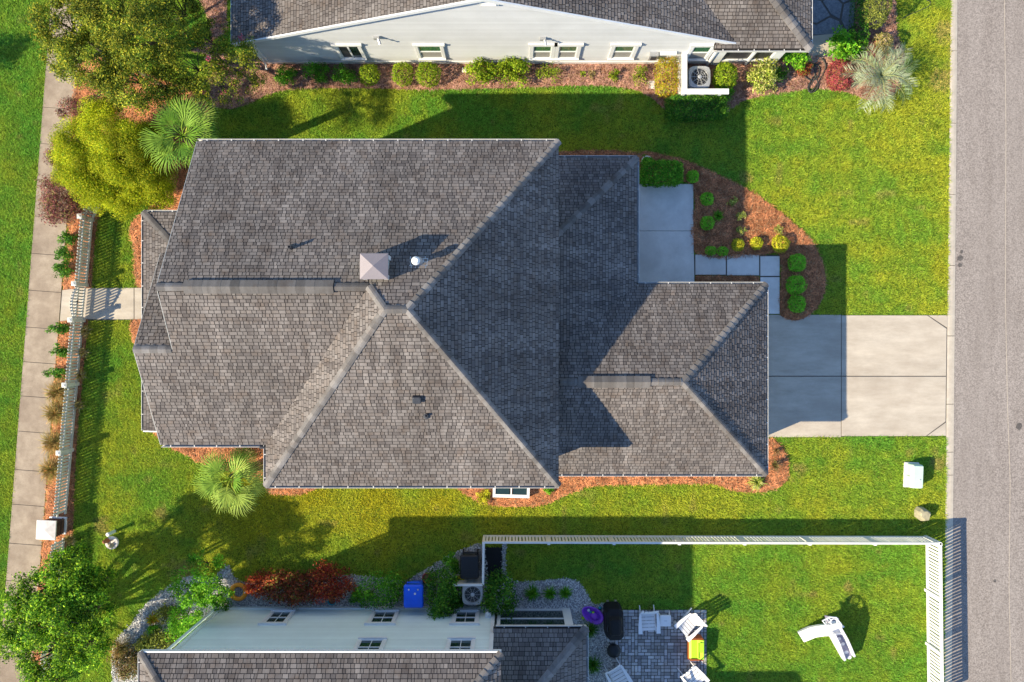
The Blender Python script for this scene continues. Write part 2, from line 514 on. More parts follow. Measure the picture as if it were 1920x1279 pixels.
def joint_fill(parent, pts, z=0.006):
    mb = MB(); mb.poly([(*G(*p).xy, z) for p in pts][::-1]); mb.build('joint_fill', 'joint_dark', parent)
joint_fill(driveway, [(1350, 591), (1777, 591), (1773.5, 817.5), (1350, 819.5)])
joint_fill(front_walk, [(1140, 346), (1299, 346), (1301, 478), (1461, 478), (1461, 589), (1425, 589), (1425, 517), (1302, 516), (1302, 530), (1140, 530)])
joint_fill(garden_walk, [(115, 545), (300, 540), (300, 598.5), (113, 602)])
joint_fill(sidewalk, [(sw_x(-190) + 1, -190), (sw_x(-190) + 61, -186), (sw_x(1368) + 61, 1368), (sw_x(1368) + 1, 1368)])
joint_fill(nw_patio, [(1516, -50), (1605, -50), (1603, 56), (1575, 106), (1516, 117)])
# planting beds of pine straw
BEDS = {
 'front_bed': [(1198, 288), (1240, 290), (1290, 304), (1340, 325), (1395, 352), (1440, 382), (1490, 421), (1530, 465), (1548, 522), (1540, 562), (1520, 588), (1495, 601), (1470, 595), (1462, 580), (1462, 480), (1425, 478), (1303, 475), (1299, 345), (1198, 345)],
 'entry_strip': [(1304, 517), (1422, 518), (1424, 531), (1304, 531)],
 'south_bed': [(800, 860), (830, 890), (855, 912), (880, 930), (910, 944), (960, 950), (1020, 946), (1060, 928), (1110, 911), (1200, 908), (1330, 907), (1370, 918), (1410, 923), (1455, 915), (1478, 890), (1472, 850), (1455, 828), (1437, 822), (1380, 822), (1380, 860)],
 'palm_bed': [(300, 800), (315, 835), (345, 850), (380, 868), (430, 882), (490, 900), (510, 926), (590, 918), (600, 860), (500, 800)],
 'porch_bed_north': [(246, 420), (300, 395), (300, 538), (258, 538), (252, 470)],
 'porch_bed_south': [(248, 600), (300, 600), (300, 680), (256, 650)],
 'entry_bed_north': [(1040, 287), (1200, 289), (1200, 340), (1040, 340)],
 'neighbour_bed': [(395, 150), (398, 195), (430, 204), (470, 193), (510, 174), (560, 166), (660, 165), (800, 168), (950, 165), (1100, 160), (1170, 165), (1205, 174), (1232, 192), (1255, 212), (1300, 222), (1350, 216), (1392, 190), (1430, 180), (1480, 172), (1530, 165), (1590, 174), (1640, 190), (1685, 165), (1695, 110), (1680, 60), (1670, -60), (1606, -60), (1604, 60), (1578, 110), (1540, 118), (1500, 105), (440, 105), (425, 60), (420, -60), (350, -60), (380, 10), (398, 60)],
 'fence_bed': [(151, 120), (131, 400), (114, 600), (99, 800), (83, 1000), (58, 1340), (100, 1340), (118, 1060), (136, 1000), (143, 850), (154, 722), (166, 600), (172, 540), (184, 415), (232, 350), (300, 400), (345, 392), (352, 320), (385, 250), (385, 190), (300, 150)],
}
SM = {k: (v if k == 'entry_strip' else smooth_px(v, 3)) for k, v in BEDS.items()}
for i, (k, pl) in enumerate(SM.items()):
    sheet(k, [pl], 0.022 + 0.0007 * i, 'mulch_soil', 0.06)
GRAVEL = {
 'gravel_strip': [(425, 1060), (440, 1082), (470, 1092), (560, 1088), (650, 1078), (700, 1082), (760, 1088), (790, 1072), (840, 1042), (870, 1030), (905, 1022), (912, 1100), (860, 1150), (400, 1150), (385, 1110)],
 'gravel_path': [(345, 1082), (310, 1104), (274, 1132), (248, 1168), (220, 1198), (210, 1240), (225, 1330), (300, 1330), (330, 1210), (430, 1145), (440, 1100), (385, 1080)],
 'gravel_border': [(942, 1020), (950, 1020), (951, 1084), (1005, 1089), (1045, 1085), (1078, 1087), (1098, 1106), (1112, 1133), (1141, 1146), (1141, 1330), (1060, 1330), (1060, 1160), (930, 1160), (928, 1110), (942, 1090)],
}
GS = {k: smooth_px(v, 3) for k, v in GRAVEL.items()}
gravel_sheets = []
for i, (k, pl) in enumerate(GS.items()):
    gravel_sheets.append(sheet(k, [pl], 0.018 + 0.0007 * i, 'gravel_bed', 0.06))
sheet('weed_mat', [[(909, 1026), (941.5, 1026), (941, 1085), (930, 1112), (909, 1112)]], 0.026, 'black_cloth', 0.05)

# paver patio: a random bond of long, upright and square blocks
patio = structure_root('patio')
mod = 6.15
gx, gy = 30, 27
x0, y0 = 1140.5, 1143.0
occ = np.zeros((gy, gx), bool)
cells = []
for j in range(gy):
    for i in range(gx):
        if occ[j, i]: continue
        border = j == 0 or i == gx - 1
        opts = []
        if border:
            opts = ['s'] if random.random() < 0.4 else (['h', 's'] if j == 0 else ['v', 's'])
        else:
            opts = random.choice((['h', 'v', 's'], ['v', 'h', 's'], ['h', 'v', 's'], ['s']))
        for o in opts:
            w, h = (2, 1) if o == 'h' else (1, 2) if o == 'v' else (1, 1)
            if i + w <= gx and j + h <= gy and not occ[j:j + h, i:i + w].any():
                if i + w == gx and not border: 
                    if o == 'h' : continue
                occ[j:j + h, i:i + w] = True
                cells.append((i, j, w, h))
                break
        else:
            occ[j, i] = True
            cells.append((i, j, 1, 1))
def paver_geo(mb, cell):
    i, j, w, h = cell
    a = (x0 + i * mod + 0.6, y0 + j * mod + 0.6)
    b = (x0 + (i + w) * mod - 0.6, y0 + (j + h) * mod - 0.6)
    g = random.choice((0.32, 0.44, 0.5, 0.58, 0.66, 0.4)) * random.uniform(0.9, 1.1)
    col = (g, g * 0.99, g * random.uniform(0.98, 1.06))
    z = 0.03 + random.uniform(-0.003, 0.003)
    def ring(e, zz):
        q0, q1 = G(a[0] + e, a[1] + e), G(b[0] - e, b[1] - e)
        c = 0.012
        return [Vector(p) for p in ((q0.x + c, q1.y, zz), (q1.x - c, q1.y, zz), (q1.x, q1.y + c, zz), (q1.x, q0.y - c, zz), (q1.x - c, q0.y, zz), (q0.x + c, q0.y, zz), (q0.x, q0.y - c, zz), (q0.x, q1.y + c, zz))]
    mb.rings([ring(0, z - 0.05), ring(0, z - 0.007), ring(0.4, z)], False, True, col)
vis = [c for c in cells if y0 + c[1] * mod < 1281]
vis.sort(key=lambda c: -c[2] * c[3])
single, rest = vis[:300], vis[300:] + [c for c in cells if y0 + c[1] * mod >= 1281]
for c in single:
    mb = MB(); paver_geo(mb, c); mb.build('paver', 'paver', patio, attr=True)
mb = MB()
for c in rest: paver_geo(mb, c)
tag(mb.build('pavers', 'paver', patio, attr=True), kind='stuff')
mb = MB()
p, q = G(1140.5, 1143), G(1140.5 + gx * mod, 1143 + gy * mod)
mb.box(((p.x + q.x) / 2, (p.y + q.y) / 2, 0.0), (q.x - p.x, p.y - q.y, 0.036))
mb.build('joint_sand', 'joint_dark', patio)
# square stepping stones in the neighbour's bed
for (cx, cy, w, lab) in ((1220, 160, 14, 'small white square stone beside the orange-tinted hedge'), (871, 132, 9, 'small white square stone left of the long green hedge')):
    p = G(cx, cy)
    mb = MB(); mb.bbox((p.x, p.y, 0.045), (w * S, w * S * 1.05, 0.05), 0.008)
    tag(mb.build('stepping_stone', 'cap_stone'), lab, 'stone')

# ------------------------------------------------------------------ grass, straw and gravel: nobody could count them
HOUSES_PX = [[(496, 352), (1012, 352), (1012, 842), (581, 842), (581, 780), (440, 780), (440, 505), (496, 505)], [(1012, 352), (1150, 352), (1150, 545), (1372, 545), (1372, 845), (1012, 845)],
             [(345, 425), (500, 425), (500, 788), (345, 788)], [(503, -80), (1470, -80), (1470, 117), (503, 117)], [(415, 1140), (1075, 1140), (1075, 1400), (415, 1400)]]
NOGRASS = list(SM.values()) + list(GS.values()) + HOUSES_PX + [
    [(1350, 589), (1780, 589), (1780, 819.5), (1350, 819.5)], [(1140, 344), (1301, 344), (1301, 476), (1463, 476), (1463, 590), (1423, 590), (1423, 532), (1140, 532)],
    [(100, 541), (300, 539), (300, 600), (100, 603)], [(1140, 1142), (1325, 1142), (1325, 1320), (1140, 1320)], [(909, 1024), (942, 1024), (942, 1112), (909, 1112)],
    [(1510, -80), (1606, -80), (1602, 60), (1578, 110), (1540, 118), (1510, 118)], [(sw_x(-250), -250), (sw_x(-250) + 63, -246), (sw_x(1400) + 63, 1404), (sw_x(1400), 1400)]]
n = 2100000
px = rng.uniform(-40, 1800, n); py = rng.uniform(-60, 1340, n)
ok = px < 1783.0 - 10.5 * py / 1010.0
for pl in NOGRASS:
    ok &= ~inside(pl, px + rng.normal(0, 0.5, n), py + rng.normal(0, 0.5, n))
# what lies under roofs seen from anywhere near the drone never shows
for pl in ([(372, 300), (1040, 300), (1040, 890), (500, 890), (500, 815), (372, 815)], [(1048, 330), (1180, 330), (1180, 545), (1420, 545), (1420, 872), (1048, 872)]):
    ok &= ~inside(pl, px, py)
px, py = px[ok], py[ok]
x = (px - 960) * S; y = (639.5 - py) * S
n = len(x)
p1 = vnoise(x, y, 2.2, 1) * 0.35 + vnoise(x, y, 0.8, 2) * 0.3 + vnoise(x, y, 0.3, 4) * 0.2 + vnoise(x, y + x * 0.02, 0.15, 3) * 0.15
mow = 0.10 * np.sin(y * 2 * np.pi / 1.1 + 0.6 * vnoise(x, y, 3.0, 12)) * (px > 1200)
dry = np.clip((p1 - 0.33) * 2.3 + mow, 0, 1)
east = np.clip((px - 1350) / 250, 0, 1) * (py < 620)
southy = np.exp(-((py - 950) / 75) ** 2) / (1 + np.exp(-(px - 400) / 35))
dry = np.clip(dry * 0.85 + 0.25 * east + 0.42 * southy + 0.06, 0, 1)
dry = np.clip(dry + 0.28 * ((px > 150) & (px < 480) & (py > 600)) * vnoise(x, y, 1.6, 18), 0, 1)
west = px < sw_x(py) + 5
dry = np.where(west, dry * 0.8, dry)
backyard = (py > 1020) & (px > 945)
dry = np.where(backyard, dry * 0.75 + 0.02, dry)
green = np.array([0.150, 0.380, 0.045]); yellow = np.array([0.440, 0.490, 0.045]); gold = np.array([0.50, 0.42, 0.02]); tan = np.array([0.46, 0.36, 0.12])
cgr = green + (yellow - green) * dry[:, None]
gf = np.clip(southy * 1.2 / (1 + np.exp((px - 950) / 60)) * vnoise(x, y, 1.2, 15) + 0.25 * (vnoise(x, y, 0.9, 16) - 0.6).clip(0) * 2, 0, 0.6)
cgr = cgr + (gold - cgr) * gf[:, None]
bare = np.clip((vnoise(x, y, 0.55, 9) - 0.85) * 6, 0, 1) * 0.6
for bx_, by_, br_ in ((190, 985, 16), (1525, 1115, 8), (1400, 330, 12), (1760, 868, 16), (1766, 150, 26), (1770, 60, 20), (1500, 880, 14), (340, 1068, 26), (1470, 850, 10), (1755, 1230, 12), (300, 960, 14), (1590, 1100, 10)):
    q_ = np.hypot(px - bx_, py - by_) / br_ + 0.9 * (vnoise(x, y, 0.16, 40) - 0.5)
    bare = np.maximum(bare, np.clip(1.25 - q_, 0, 0.75))
bare = np.maximum(bare, (rng.random(n) < 0.05) * 0.7)
cgr = cgr + (tan - cgr) * bare[:, None]
cgr *= rng.uniform(0.6, 1.5, (n, 1)) * (0.82 + 0.4 * vnoise(x, y, 0.08, 21))[:, None]
hgt = rng.uniform(0.028, 0.062, n) * (1.15 - 0.5 * bare) * (0.75 + 0.6 * vnoise(x, y, 0.3, 5))
ang = rng.uniform(0, 2 * np.pi, n); lean = rng.uniform(0.7, 2.0, n)
wid = rng.uniform(0.009, 0.016, n)
ca, sa = np.cos(ang), np.sin(ang)
V = np.zeros((n, 3, 3))
V[:, 0] = np.stack([x - sa * wid, y + ca * wid, np.zeros(n)], 1)
V[:, 1] = np.stack([x + sa * wid, y - ca * wid, np.zeros(n)], 1)
V[:, 2] = np.stack([x + ca * hgt * lean, y + sa * hgt * lean, hgt], 1)
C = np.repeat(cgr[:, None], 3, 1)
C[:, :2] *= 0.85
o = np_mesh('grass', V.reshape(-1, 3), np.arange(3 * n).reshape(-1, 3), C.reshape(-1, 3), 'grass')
tag(o, 'short lawn grass, green and yellow, around the houses', 'grass', kind='stuff')

def scatter(poly, dens):
    xs = [p[0] for p in poly]; ys_ = [p[1] for p in poly]
    area = (max(xs) - min(xs)) * (max(ys_) - min(ys_)) * S * S
    m = int(area * dens)
    qx = rng.uniform(min(xs), max(xs), m); qy = rng.uniform(min(ys_), max(ys_), m)
    o_ = inside(poly, qx + rng.normal(0, 1.6, m), qy + rng.normal(0, 1.6, m)) & ~inside([(100, 541), (300, 539), (300, 600), (100, 603)], qx, qy)
    for hp in HOUSES_PX: o_ &= ~inside(hp, qx, qy)
    o_ &= (qx > -60) & (qx < 1980) & (qy > -60) & (qy < 1340)
    return (qx[o_] - 960) * S, (639.5 - qy[o_]) * S
VV = []; CC = []
for k, pl in SM.items():
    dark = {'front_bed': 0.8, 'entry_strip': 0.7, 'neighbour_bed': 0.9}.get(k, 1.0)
    x, y = scatter(pl, 900)
    n = len(x)
    a = rng.uniform(0, np.pi, n); L = rng.uniform(0.05, 0.13, n); w = rng.uniform(0.005, 0.010, n)
    z = rng.uniform(0.028, 0.05, n) + 0.05 * vnoise(x, y, 0.16, 31); tz = rng.uniform(-0.02, 0.03, n)
    ca, sa = np.cos(a), np.sin(a)
    V = np.zeros((n, 4, 3))
    V[:, 0] = np.stack([x - ca * L, y - sa * L, z - tz], 1)
    V[:, 1] = np.stack([x + sa * w, y - ca * w, z + 0.008], 1)
    V[:, 2] = np.stack([x + ca * L, y + sa * L, z + tz], 1)
    V[:, 3] = np.stack([x - sa * w, y + ca * w, z + 0.008], 1)
    base = np.array([0.68, 0.28, 0.13]) if k != 'neighbour_bed' else np.array([0.56, 0.31, 0.24])
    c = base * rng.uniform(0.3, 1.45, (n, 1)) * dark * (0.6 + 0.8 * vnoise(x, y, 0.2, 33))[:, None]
    pale = rng.random(n) < 0.12
    c[pale] = np.array([0.5, 0.33, 0.18]) * rng.uniform(0.6, 1.1, (pale.sum(), 1))
    VV.append(V.reshape(-1, 3)); CC.append(np.repeat(c, 4, 0))
V = np.concatenate(VV); C = np.concatenate(CC)
o = np_mesh('pine_straw', V, np.arange(len(V)).reshape(-1, 4), C, 'straw')
tag(o, 'rust coloured pine straw strewn over the planting beds', 'pine straw', kind='stuff')
VV = []; CC = []
OCT = np.array([[1, 0, 0], [0, 1, 0], [-1, 0, 0], [0, -1, 0], [0, 0, 1], [0, 0, -1.0]])
FAC = np.array([[0, 1, 4], [1, 2, 4], [2, 3, 4], [3, 0, 4], [1, 0, 5], [2, 1, 5], [3, 2, 5], [0, 3, 5]])
for k, pl in GS.items():
    x, y = scatter(pl, 900)
    n = len(x)
    r = rng.uniform(0.014, 0.034, (n, 1, 1)) * rng.uniform(0.7, 1.3, (n, 1, 3))
    a = rng.uniform(0, 6.28, n)
    P = OCT[None] * r * rng.uniform(0.75, 1.25, (n, 6, 1))
    ca, sa = np.cos(a)[:, None], np.sin(a)[:, None]
    X = P[..., 0] * ca - P[..., 1] * sa + x[:, None]; Y = P[..., 0] * sa + P[..., 1] * ca + y[:, None]
    Z = P[..., 2] * 0.7 + rng.uniform(0.022, 0.04, (n, 1))
    VV.append(np.stack([X, Y, Z], -1).reshape(-1, 3))
    g = rng.choice([0.82, 0.78, 0.7, 0.5, 0.3, 0.8], n)[:, None] * rng.uniform(0.85, 1.1, (n, 1)) * np.array([1.0, 0.99, 0.98])
    CC.append(np.repeat(g, 6, 0))
V = np.concatenate(VV); C = np.concatenate(CC)
F = (np.arange(len(V) // 6)[:, None, None] * 6 + FAC[None]).reshape(-1, 3)
o = np_mesh('gravel_stones', V, F, C, 'stones')
tag(o, 'pale mixed landscaping pebbles around the blue house', 'gravel', kind='stuff')
# ================================================================== houses
def clip_convex(rect, poly):
    """Sutherland-Hodgman; poly counter-clockwise"""
    out = rect
    n = len(poly)
    for i in range(n):
        ax, ay = poly[i]; bx, by = poly[(i + 1) % n]
        inp, out = out, []
        if not inp: return []
        for j in range(len(inp)):
            p, q = inp[j - 1], inp[j]
            sp = (bx - ax) * (p[1] - ay) - (by - ay) * (p[0] - ax)
            sq = (bx - ax) * (q[1] - ay) - (by - ay) * (q[0] - ax)
            if sq >= 0:
                if sp < 0:
                    t = sp / (sp - sq); out.append((p[0] + (q[0] - p[0]) * t, p[1] + (q[1] - p[1]) * t))
                out.append(q)
            elif sp >= 0:
                t = sp / (sp - sq); out.append((p[0] + (q[0] - p[0]) * t, p[1] + (q[1] - p[1]) * t))
    return out
def plane_frame(pts):
    n = Vector((0, 0, 0))
    for i in range(len(pts)):
        a, b = pts[i], pts[(i + 1) % len(pts)]
        n += a.cross(b)
    n.normalize()
    if n.z < 0: n = -n
    u = (Vector((0, 0, 1)) - n * n.z).normalized()
    a = u.cross(n).normalized()
    return n, u, a
SH_COL = [(0.255, 0.228, 0.216), (0.285, 0.258, 0.246), (0.205, 0.182, 0.174), (0.310, 0.282, 0.268), (0.150, 0.134, 0.132), (0.262, 0.226, 0.206)]
def shingle_tabs(pieces, expo=0.142, seed=0, tint=(1, 1, 1), contrast=1.0):
    """list of (area, centre, faces-adding function) for one roof plane made of convex pieces"""
    rnd = random.Random(seed)
    n, u, a = plane_frame(pieces[0])
    o = pieces[0][0]
    P2 = []
    for pc in pieces:
        q = [((p - o).dot(a), (p - o).dot(u)) for p in pc]
        ar = sum(q[i][0] * q[(i + 1) % len(q)][1] - q[(i + 1) % len(q)][0] * q[i][1] for i in range(len(q)))
        P2.append(q if ar > 0 else q[::-1])
    A0 = min(p[0] for q in P2 for p in q); A1 = max(p[0] for q in P2 for p in q)
    V0 = min(p[1] for q in P2 for p in q); V1 = max(p[1] for q in P2 for p in q)
    tabs = []
    k = 0
    while V0 + k * expo < V1:
        v0 = V0 + k * expo; v1 = min(v0 + expo * 1.02, V1)
        x = A0 - rnd.random() * 0.4
        thick = rnd.random() < 0.5
        while x < A1:
            w = rnd.choice((0.10, 0.125, 0.15, 0.185, 0.225)) * rnd.uniform(0.9, 1.1)
            t = 0.015 if thick else 0.007
            c = rnd.choice(SH_COL)
            f = rnd.uniform(0.92, 1.08) * (1.06 if thick else 0.88)
            f = 1 + (f - 1) * contrast
            m = (0.250, 0.224, 0.212)
            col = tuple((m[i] + (c[i] - m[i]) * contrast) * f * tint[i] for i in range(3))
            thick = not thick
            for q in P2:
                r = clip_convex([(x + 0.009, v0 + 0.023), (x + w - 0.009, v0 + 0.023), (x + w - 0.009, v1), (x + 0.009, v1)], q)
                if len(r) < 3: continue
                ar = abs(sum(r[i][0] * r[(i + 1) % len(r)][1] - r[(i + 1) % len(r)][0] * r[i][1] for i in range(len(r)))) / 2
                if ar < 0.0015: continue
                top = [o + a * p[0] + u * p[1] + n * (0.006 + t * max(0.0, 1 - (p[1] - v0) / expo)) for p in r]
                bot = [o + a * p[0] + u * p[1] - n * 0.002 for p in r]
                cen = o + a * (x + w / 2) + u * v0
                tabs.append((ar * max(0.05, n.dot((Vector((0, 0, CAM_H)) - cen).normalized())) / (CAM_H - cen.z) ** 2, cen, top, bot, col))
            x += w
        k += 1
    return tabs
def add_tab(mb, t):
    _, _, top, bot, col = t
    mb.poly(top, col)
    m = len(top)
    for i in range(m):
        j = (i + 1) % m
        mb.poly([bot[i], bot[j], top[j], top[i]], tuple(c * 0.35 for c in col))
def in_view(p):
    k = CAM_H / (CAM_H - p.z) / S
    return -5 < 960 + p.x * k < 1925 and -5 < 639.5 - p.y * k < 1284
def roof(house, planes, thick=0.16, tint=(1, 1, 1), expo=0.118, hide=None, contrast=0.6, deck_mat='roof_deck'):
    """planes: list of lists of convex pieces. Deck, then shingles: 300 single ones, the rest joined"""
    mb = MB()
    for pieces in planes:
        for pc in pieces:
            n, u, a = plane_frame(pc)
            pts = [p - n * 0.003 for p in pc]
            lo = [p - Vector((0, 0, thick)) for p in pts]
            mb.poly(pts); mb.poly(lo[::-1])
            for i in range(len(pts)):
                j = (i + 1) % len(pts)
                mb.poly([pts[i], lo[i], lo[j], pts[j]])
    rf = mb.build('roof', deck_mat, house)
    tabs = []
    for i, pieces in enumerate(planes):
        tabs += shingle_tabs(pieces, expo, i * 13 + 5, tint, contrast)
    show = [t for t in tabs if in_view(t[1]) and not (hide and hide(t[1]))]
    show.sort(key=lambda t: -t[0])
    picked = set(id(t) for t in show[:300])
    for t in show[:300]:
        mb = MB(); add_tab(mb, t); mb.build('shingle', 'shingle', rf, attr=True)
    mb = MB()
    for t in tabs:
        if id(t) not in picked: add_tab(mb, t)
    tag(mb.build('shingles', 'shingle', rf, attr=True), kind='stuff')
    return rf
def caps(rf, p, q, n1, n2, w=0.108, step=0.24, first=0.0, lift=0.03, shade=1.0):
    """overlapping cap shingles along a hip or ridge from p up to q"""
    p, q = Vector(p), Vector(q)
    e = (q - p).normalized()
    L = (q - p).length
    def side(nn, other):
        d = e.cross(nn).normalized()
        return d if d.dot(other) < 0 else -d
    d1 = side(n1, n2); d2 = side(n2, n1)
    d1 = d1 if d1.z <= 0.001 else d1
    up = (n1 + n2).normalized()
    x = first
    while x < L - 0.05:
        if in_view(p + e * x):
            g = random.choice((0.23, 0.27, 0.31, 0.19)) * shade
            col = (g, g * 0.94, g * 0.91)
            l1 = min(x + step * 1.15, L)
            A, B = p + e * x, p + e * l1
            mb = MB()
            h0, h1 = lift + 0.022, lift - 0.006
            prof = lambda P, h: [P + d1 * w + n1 * h, P + d1 * w * 0.35 + n1 * (h + 0.01) , P + up * (h + 0.012), P + d2 * w * 0.35 + n2 * (h + 0.01), P + d2 * w + n2 * h]
            a, b = prof(A, h0), prof(B, h1)
            for i in range(4):
                mb.poly([a[i], a[i + 1], b[i + 1], b[i]], col)
            lo = [v - up * 0.03 for v in a]
            for i in range(4):
                mb.poly([lo[i], lo[i + 1], a[i + 1], a[i]], tuple(c * 0.8 for c in col))
            lb = [v - up * 0.03 for v in b]
            mb.poly([a[0], b[0], lb[0], lo[0]], col); mb.poly([a[4], lo[4], lb[4], b[4]], col)
            mb.build('ridge_cap', 'shingle', rf, attr=True)
        x += step
def ridge_vent(house, p, q, n1, n2, w=0.17):
    p, q = Vector(p), Vector(q)
    e = (q - p).normalized()
    d1 = e.cross(n1).normalized(); d1 = d1 if d1.dot(n2) < 0 else -d1
    d2 = e.cross(n2).normalized(); d2 = d2 if d2.dot(n1) < 0 else -d2
    mb = MB()
    L = (q - p).length
    k = max(1, int(L / 0.25))
    for i in range(k):
        A, B = p + e * (L * i / k), p + e * (L * (i + 1) / k)
        g = random.choice((0.15, 0.2, 0.23, 0.18)); col = (g, g * 0.94, g * 0.91)
        h = 0.085 + 0.003 * (i % 2)
        f = lambda P: [P + d1 * w + n1 * 0.02, P + d1 * w + n1 * h, P + (n1 + n2).normalized() * (h + 0.01), P + d2 * w + n2 * h, P + d2 * w + n2 * 0.02]
        mb.rings([f(A), f(B)], True, True, col)
    return mb.build('ridge_vent', 'shingle', house, attr=True)
def gutter(house, p, q, out, hangers=0.75, mat='gutter_white'):
    """open channel hung on an eave from p to q; out is the outward horizontal direction"""
    p, q, o = Vector(p), Vector(q), Vector(out).normalized()
    e = (q - p).normalized()
    mb = MB()
    L = (q - p).length
    mid = (p + q) / 2
    rz = math.atan2(e.y, e.x)
    c = lambda d, z: mid + o * d + Vector((0, 0, z))
    mb.box(c(0.025, -0.135), (L, 0.08, 0.015), rz)
    mb.box(c(0.064, -0.075), (L, 0.014, 0.12), rz)
    mb.box(c(-0.012, -0.085), (L, 0.012, 0.10), rz)
    x = 0.3
    while x < L - 0.1:
        mb.box(p + e * x + o * 0.025 + Vector((0, 0, -0.022)), (0.03, 0.07, 0.012), rz)
        x += hangers * random.uniform(0.92, 1.08)
    return mb.build('gutter', mat, house)
def rake_board(house, p, q, out, w=0.05, h=0.17, mat='white_trim'):
    p, q, o = Vector(p), Vector(q), Vector(out).normalized()
    mb = MB()
    d = Vector((0, 0, h))
    top = Vector((0, 0, 0.012))
    mb.rings([[p + o * 0.003 + top, p + o * w + top, p + o * w - d, p + o * 0.003 - d], [q + o * 0.003 + top, q + o * w + top, q + o * w - d, q + o * 0.003 - d]])
    return mb.build('rake_board', mat, house)
def siding(wall, y, out, xl, xr, z0, z1, mat, e=0.15):
    """lapped boards on a wall lying in the plane y; out = +1 / -1 is the side it faces"""
    z = z0
    while z < z1 - 0.02:
        zt = min(z + e, z1)
        a, b, c, d = xl(z), xr(z), xr(zt), xl(zt)
        if b - a > 0.05:
            if c - d < 0.02: c = d = (c + d) / 2
            f0, f1 = y + out * 0.035, y + out * 0.008
            mb = MB()
            mb.rings([[Vector((a, y, z)), Vector((b, y, z)), Vector((c, y, zt)), Vector((d, y, zt))], [Vector((a, f0, z)), Vector((b, f0, z)), Vector((c, f1, zt)), Vector((d, f1, zt))]])
            mb.build('siding_board', mat, wall)
        z = zt
def window(house, y, out, x0, x1, z0, z1, style='hung', glass='glass', header=True, sill=True, trim=0.1, muntins=0):
    """window in a wall plane y: casing, sash bars and panes with depth"""
    f = y + out * 0.036
    mb = MB()
    w, h = x1 - x0, z1 - z0
    dep = 0.05
    yc = f + out * dep / 2
    for c, d in ((((x0 - trim / 2), (z0 + z1) / 2), (trim, h)), (((x1 + trim / 2), (z0 + z1) / 2), (trim, h))):
        mb.box((c[0], yc, c[1]), (d[0], dep, d[1]))
    if header:
        mb.box(((x0 + x1) / 2, yc + out * 0.012, z1 + trim * 0.6), (w + 2 * trim + 0.12, dep + 0.035, trim * 1.2))
    else:
        mb.box(((x0 + x1) / 2, yc, z1 + trim / 2), (w + 2 * trim, dep, trim))
    mb.box(((x0 + x1) / 2, yc + out * 0.02, z0 - trim / 2), (w + 2 * trim, dep + 0.05 if sill else dep, trim))
    win = mb.build('window', 'white_trim', house)
    mb = MB()
    yr = f + out * 0.012
    t = 0.035
    for zz in (z0 + t / 2, z1 - t / 2):
        mb.box(((x0 + x1) / 2, yr, zz), (w, 0.03, t))
    for xx in (x0 + t / 2, x1 - t / 2):
        mb.box((xx, yr, (z0 + z1) / 2), (t, 0.03, h - 2 * t))
    zm = (z0 + z1) / 2
    if style == 'hung':
        mb.box(((x0 + x1) / 2, yr + out * 0.008, zm), (w - 2 * t, 0.03, 0.045))
    else:
        mb.box(((x0 + x1) / 2, yr + out * 0.008, zm), (0.06, 0.03, h - 2 * t))
    for k in range(muntins):
        xx = x0 + w * (k + 1) / (muntins + 1)
        mb.box((xx, yr, (z0 + zm) / 2 if style == 'hung' else zm), (0.022, 0.025, (h / 2 if style == 'hung' else h) - 2 * t))
        mb.box((xx, yr, (z1 + zm) / 2), (0.022, 0.025, h / 2 - 2 * t))
    mb.build('sash', 'white_trim', win)
    if style == 'hung':
        for k, (a, b) in enumerate(((z0, zm), (zm, z1))):
            mb = MB(); mb.box(((x0 + x1) / 2, f + out * (0.002 + 0.004 * k), (a + b) / 2), (w, 0.008, b - a - 0.002))
            mb.build('pane', glass if k else ('blind' if glass == 'glass' else glass), win)
    else:
        for k, (a, b) in enumerate(((x0, (x0 + x1) / 2), ((x0 + x1) / 2, x1))):
            mb = MB(); mb.box(((a + b) / 2, f + out * (0.002 + 0.004 * k), zm), (b - a - 0.002, 0.008, h))
            mb.build('pane', 'metal_dark' if k == 0 else 'glass_dark', win)
    return win
def wall_block(name, house, pts, z0, z1, mat):
    """plain wall volume from plan pixels"""
    mb = MB()
    mb.prism([(p[0] * S, -p[1] * S) for p in pts][::-1], z0, z1)
    return mb.build(name, mat, house)

# ------------------------------------------------------------------ the house in the middle
house = thing('house', 'large grey shingled two storey house with hip roof in the middle of the picture', 'house', U(-200, 0, 0))
e, mz = 5.5, 0.6 * S
YN, YS, YW = -307.6, 223.0, 160.0
YM = (YN + YS) / 2; RZ = e + mz * (YS - YN) / 2
YG = (YN + YW) / 2; GZ = e + mz * (YW - YN) / 2
wsl = (RZ - e) / 208.4
XG = -379 + (GZ - e) / wsl
Z2 = e + mz * (YW - 12)
PL_N = [[U(-484, YN, e), U(XG, YN, e), U(XG, YG, GZ), U(-484, YG, GZ)], [U(XG, YN, e), U(72, YN, e), U(-140, YM, RZ), U(-170.6, YM, RZ), U(XG, YG, GZ)]]
PL_S = [[U(-379, YS, e), U(72, YS, e), U(-140, YM, RZ), U(-170.6, YM, RZ)]]
PL_E = [[U(72, YS, e), U(72, YN, e), U(-140, YM, RZ)]]
PL_W = [[U(-379, YS, e), U(-170.6, YM, RZ), U(XG, YG, GZ), U(-379, YW, e)]]
PL_WS = [[U(-484, YG, GZ), U(XG, YG, GZ), U(-379, YW, e), U(-484, YW, e)], [U(-540, 12, Z2), U(-484, 12, Z2), U(-484, YW, e), U(-540, YW, e)]]
PL_WN = [[U(-540, 12, Z2), U(-464, 12, Z2), U(-464, -135.5, Z2 - mz * 147.5), U(-540, -135.5, Z2 - mz * 147.5)]]
lp = 0.25 * S
PL_LW = [[U(-626, -219, 2.9), U(-626, 152, 2.9), U(-464, 152, 2.9 + lp * 162), U(-464, -57, 2.9 + lp * 162)]]
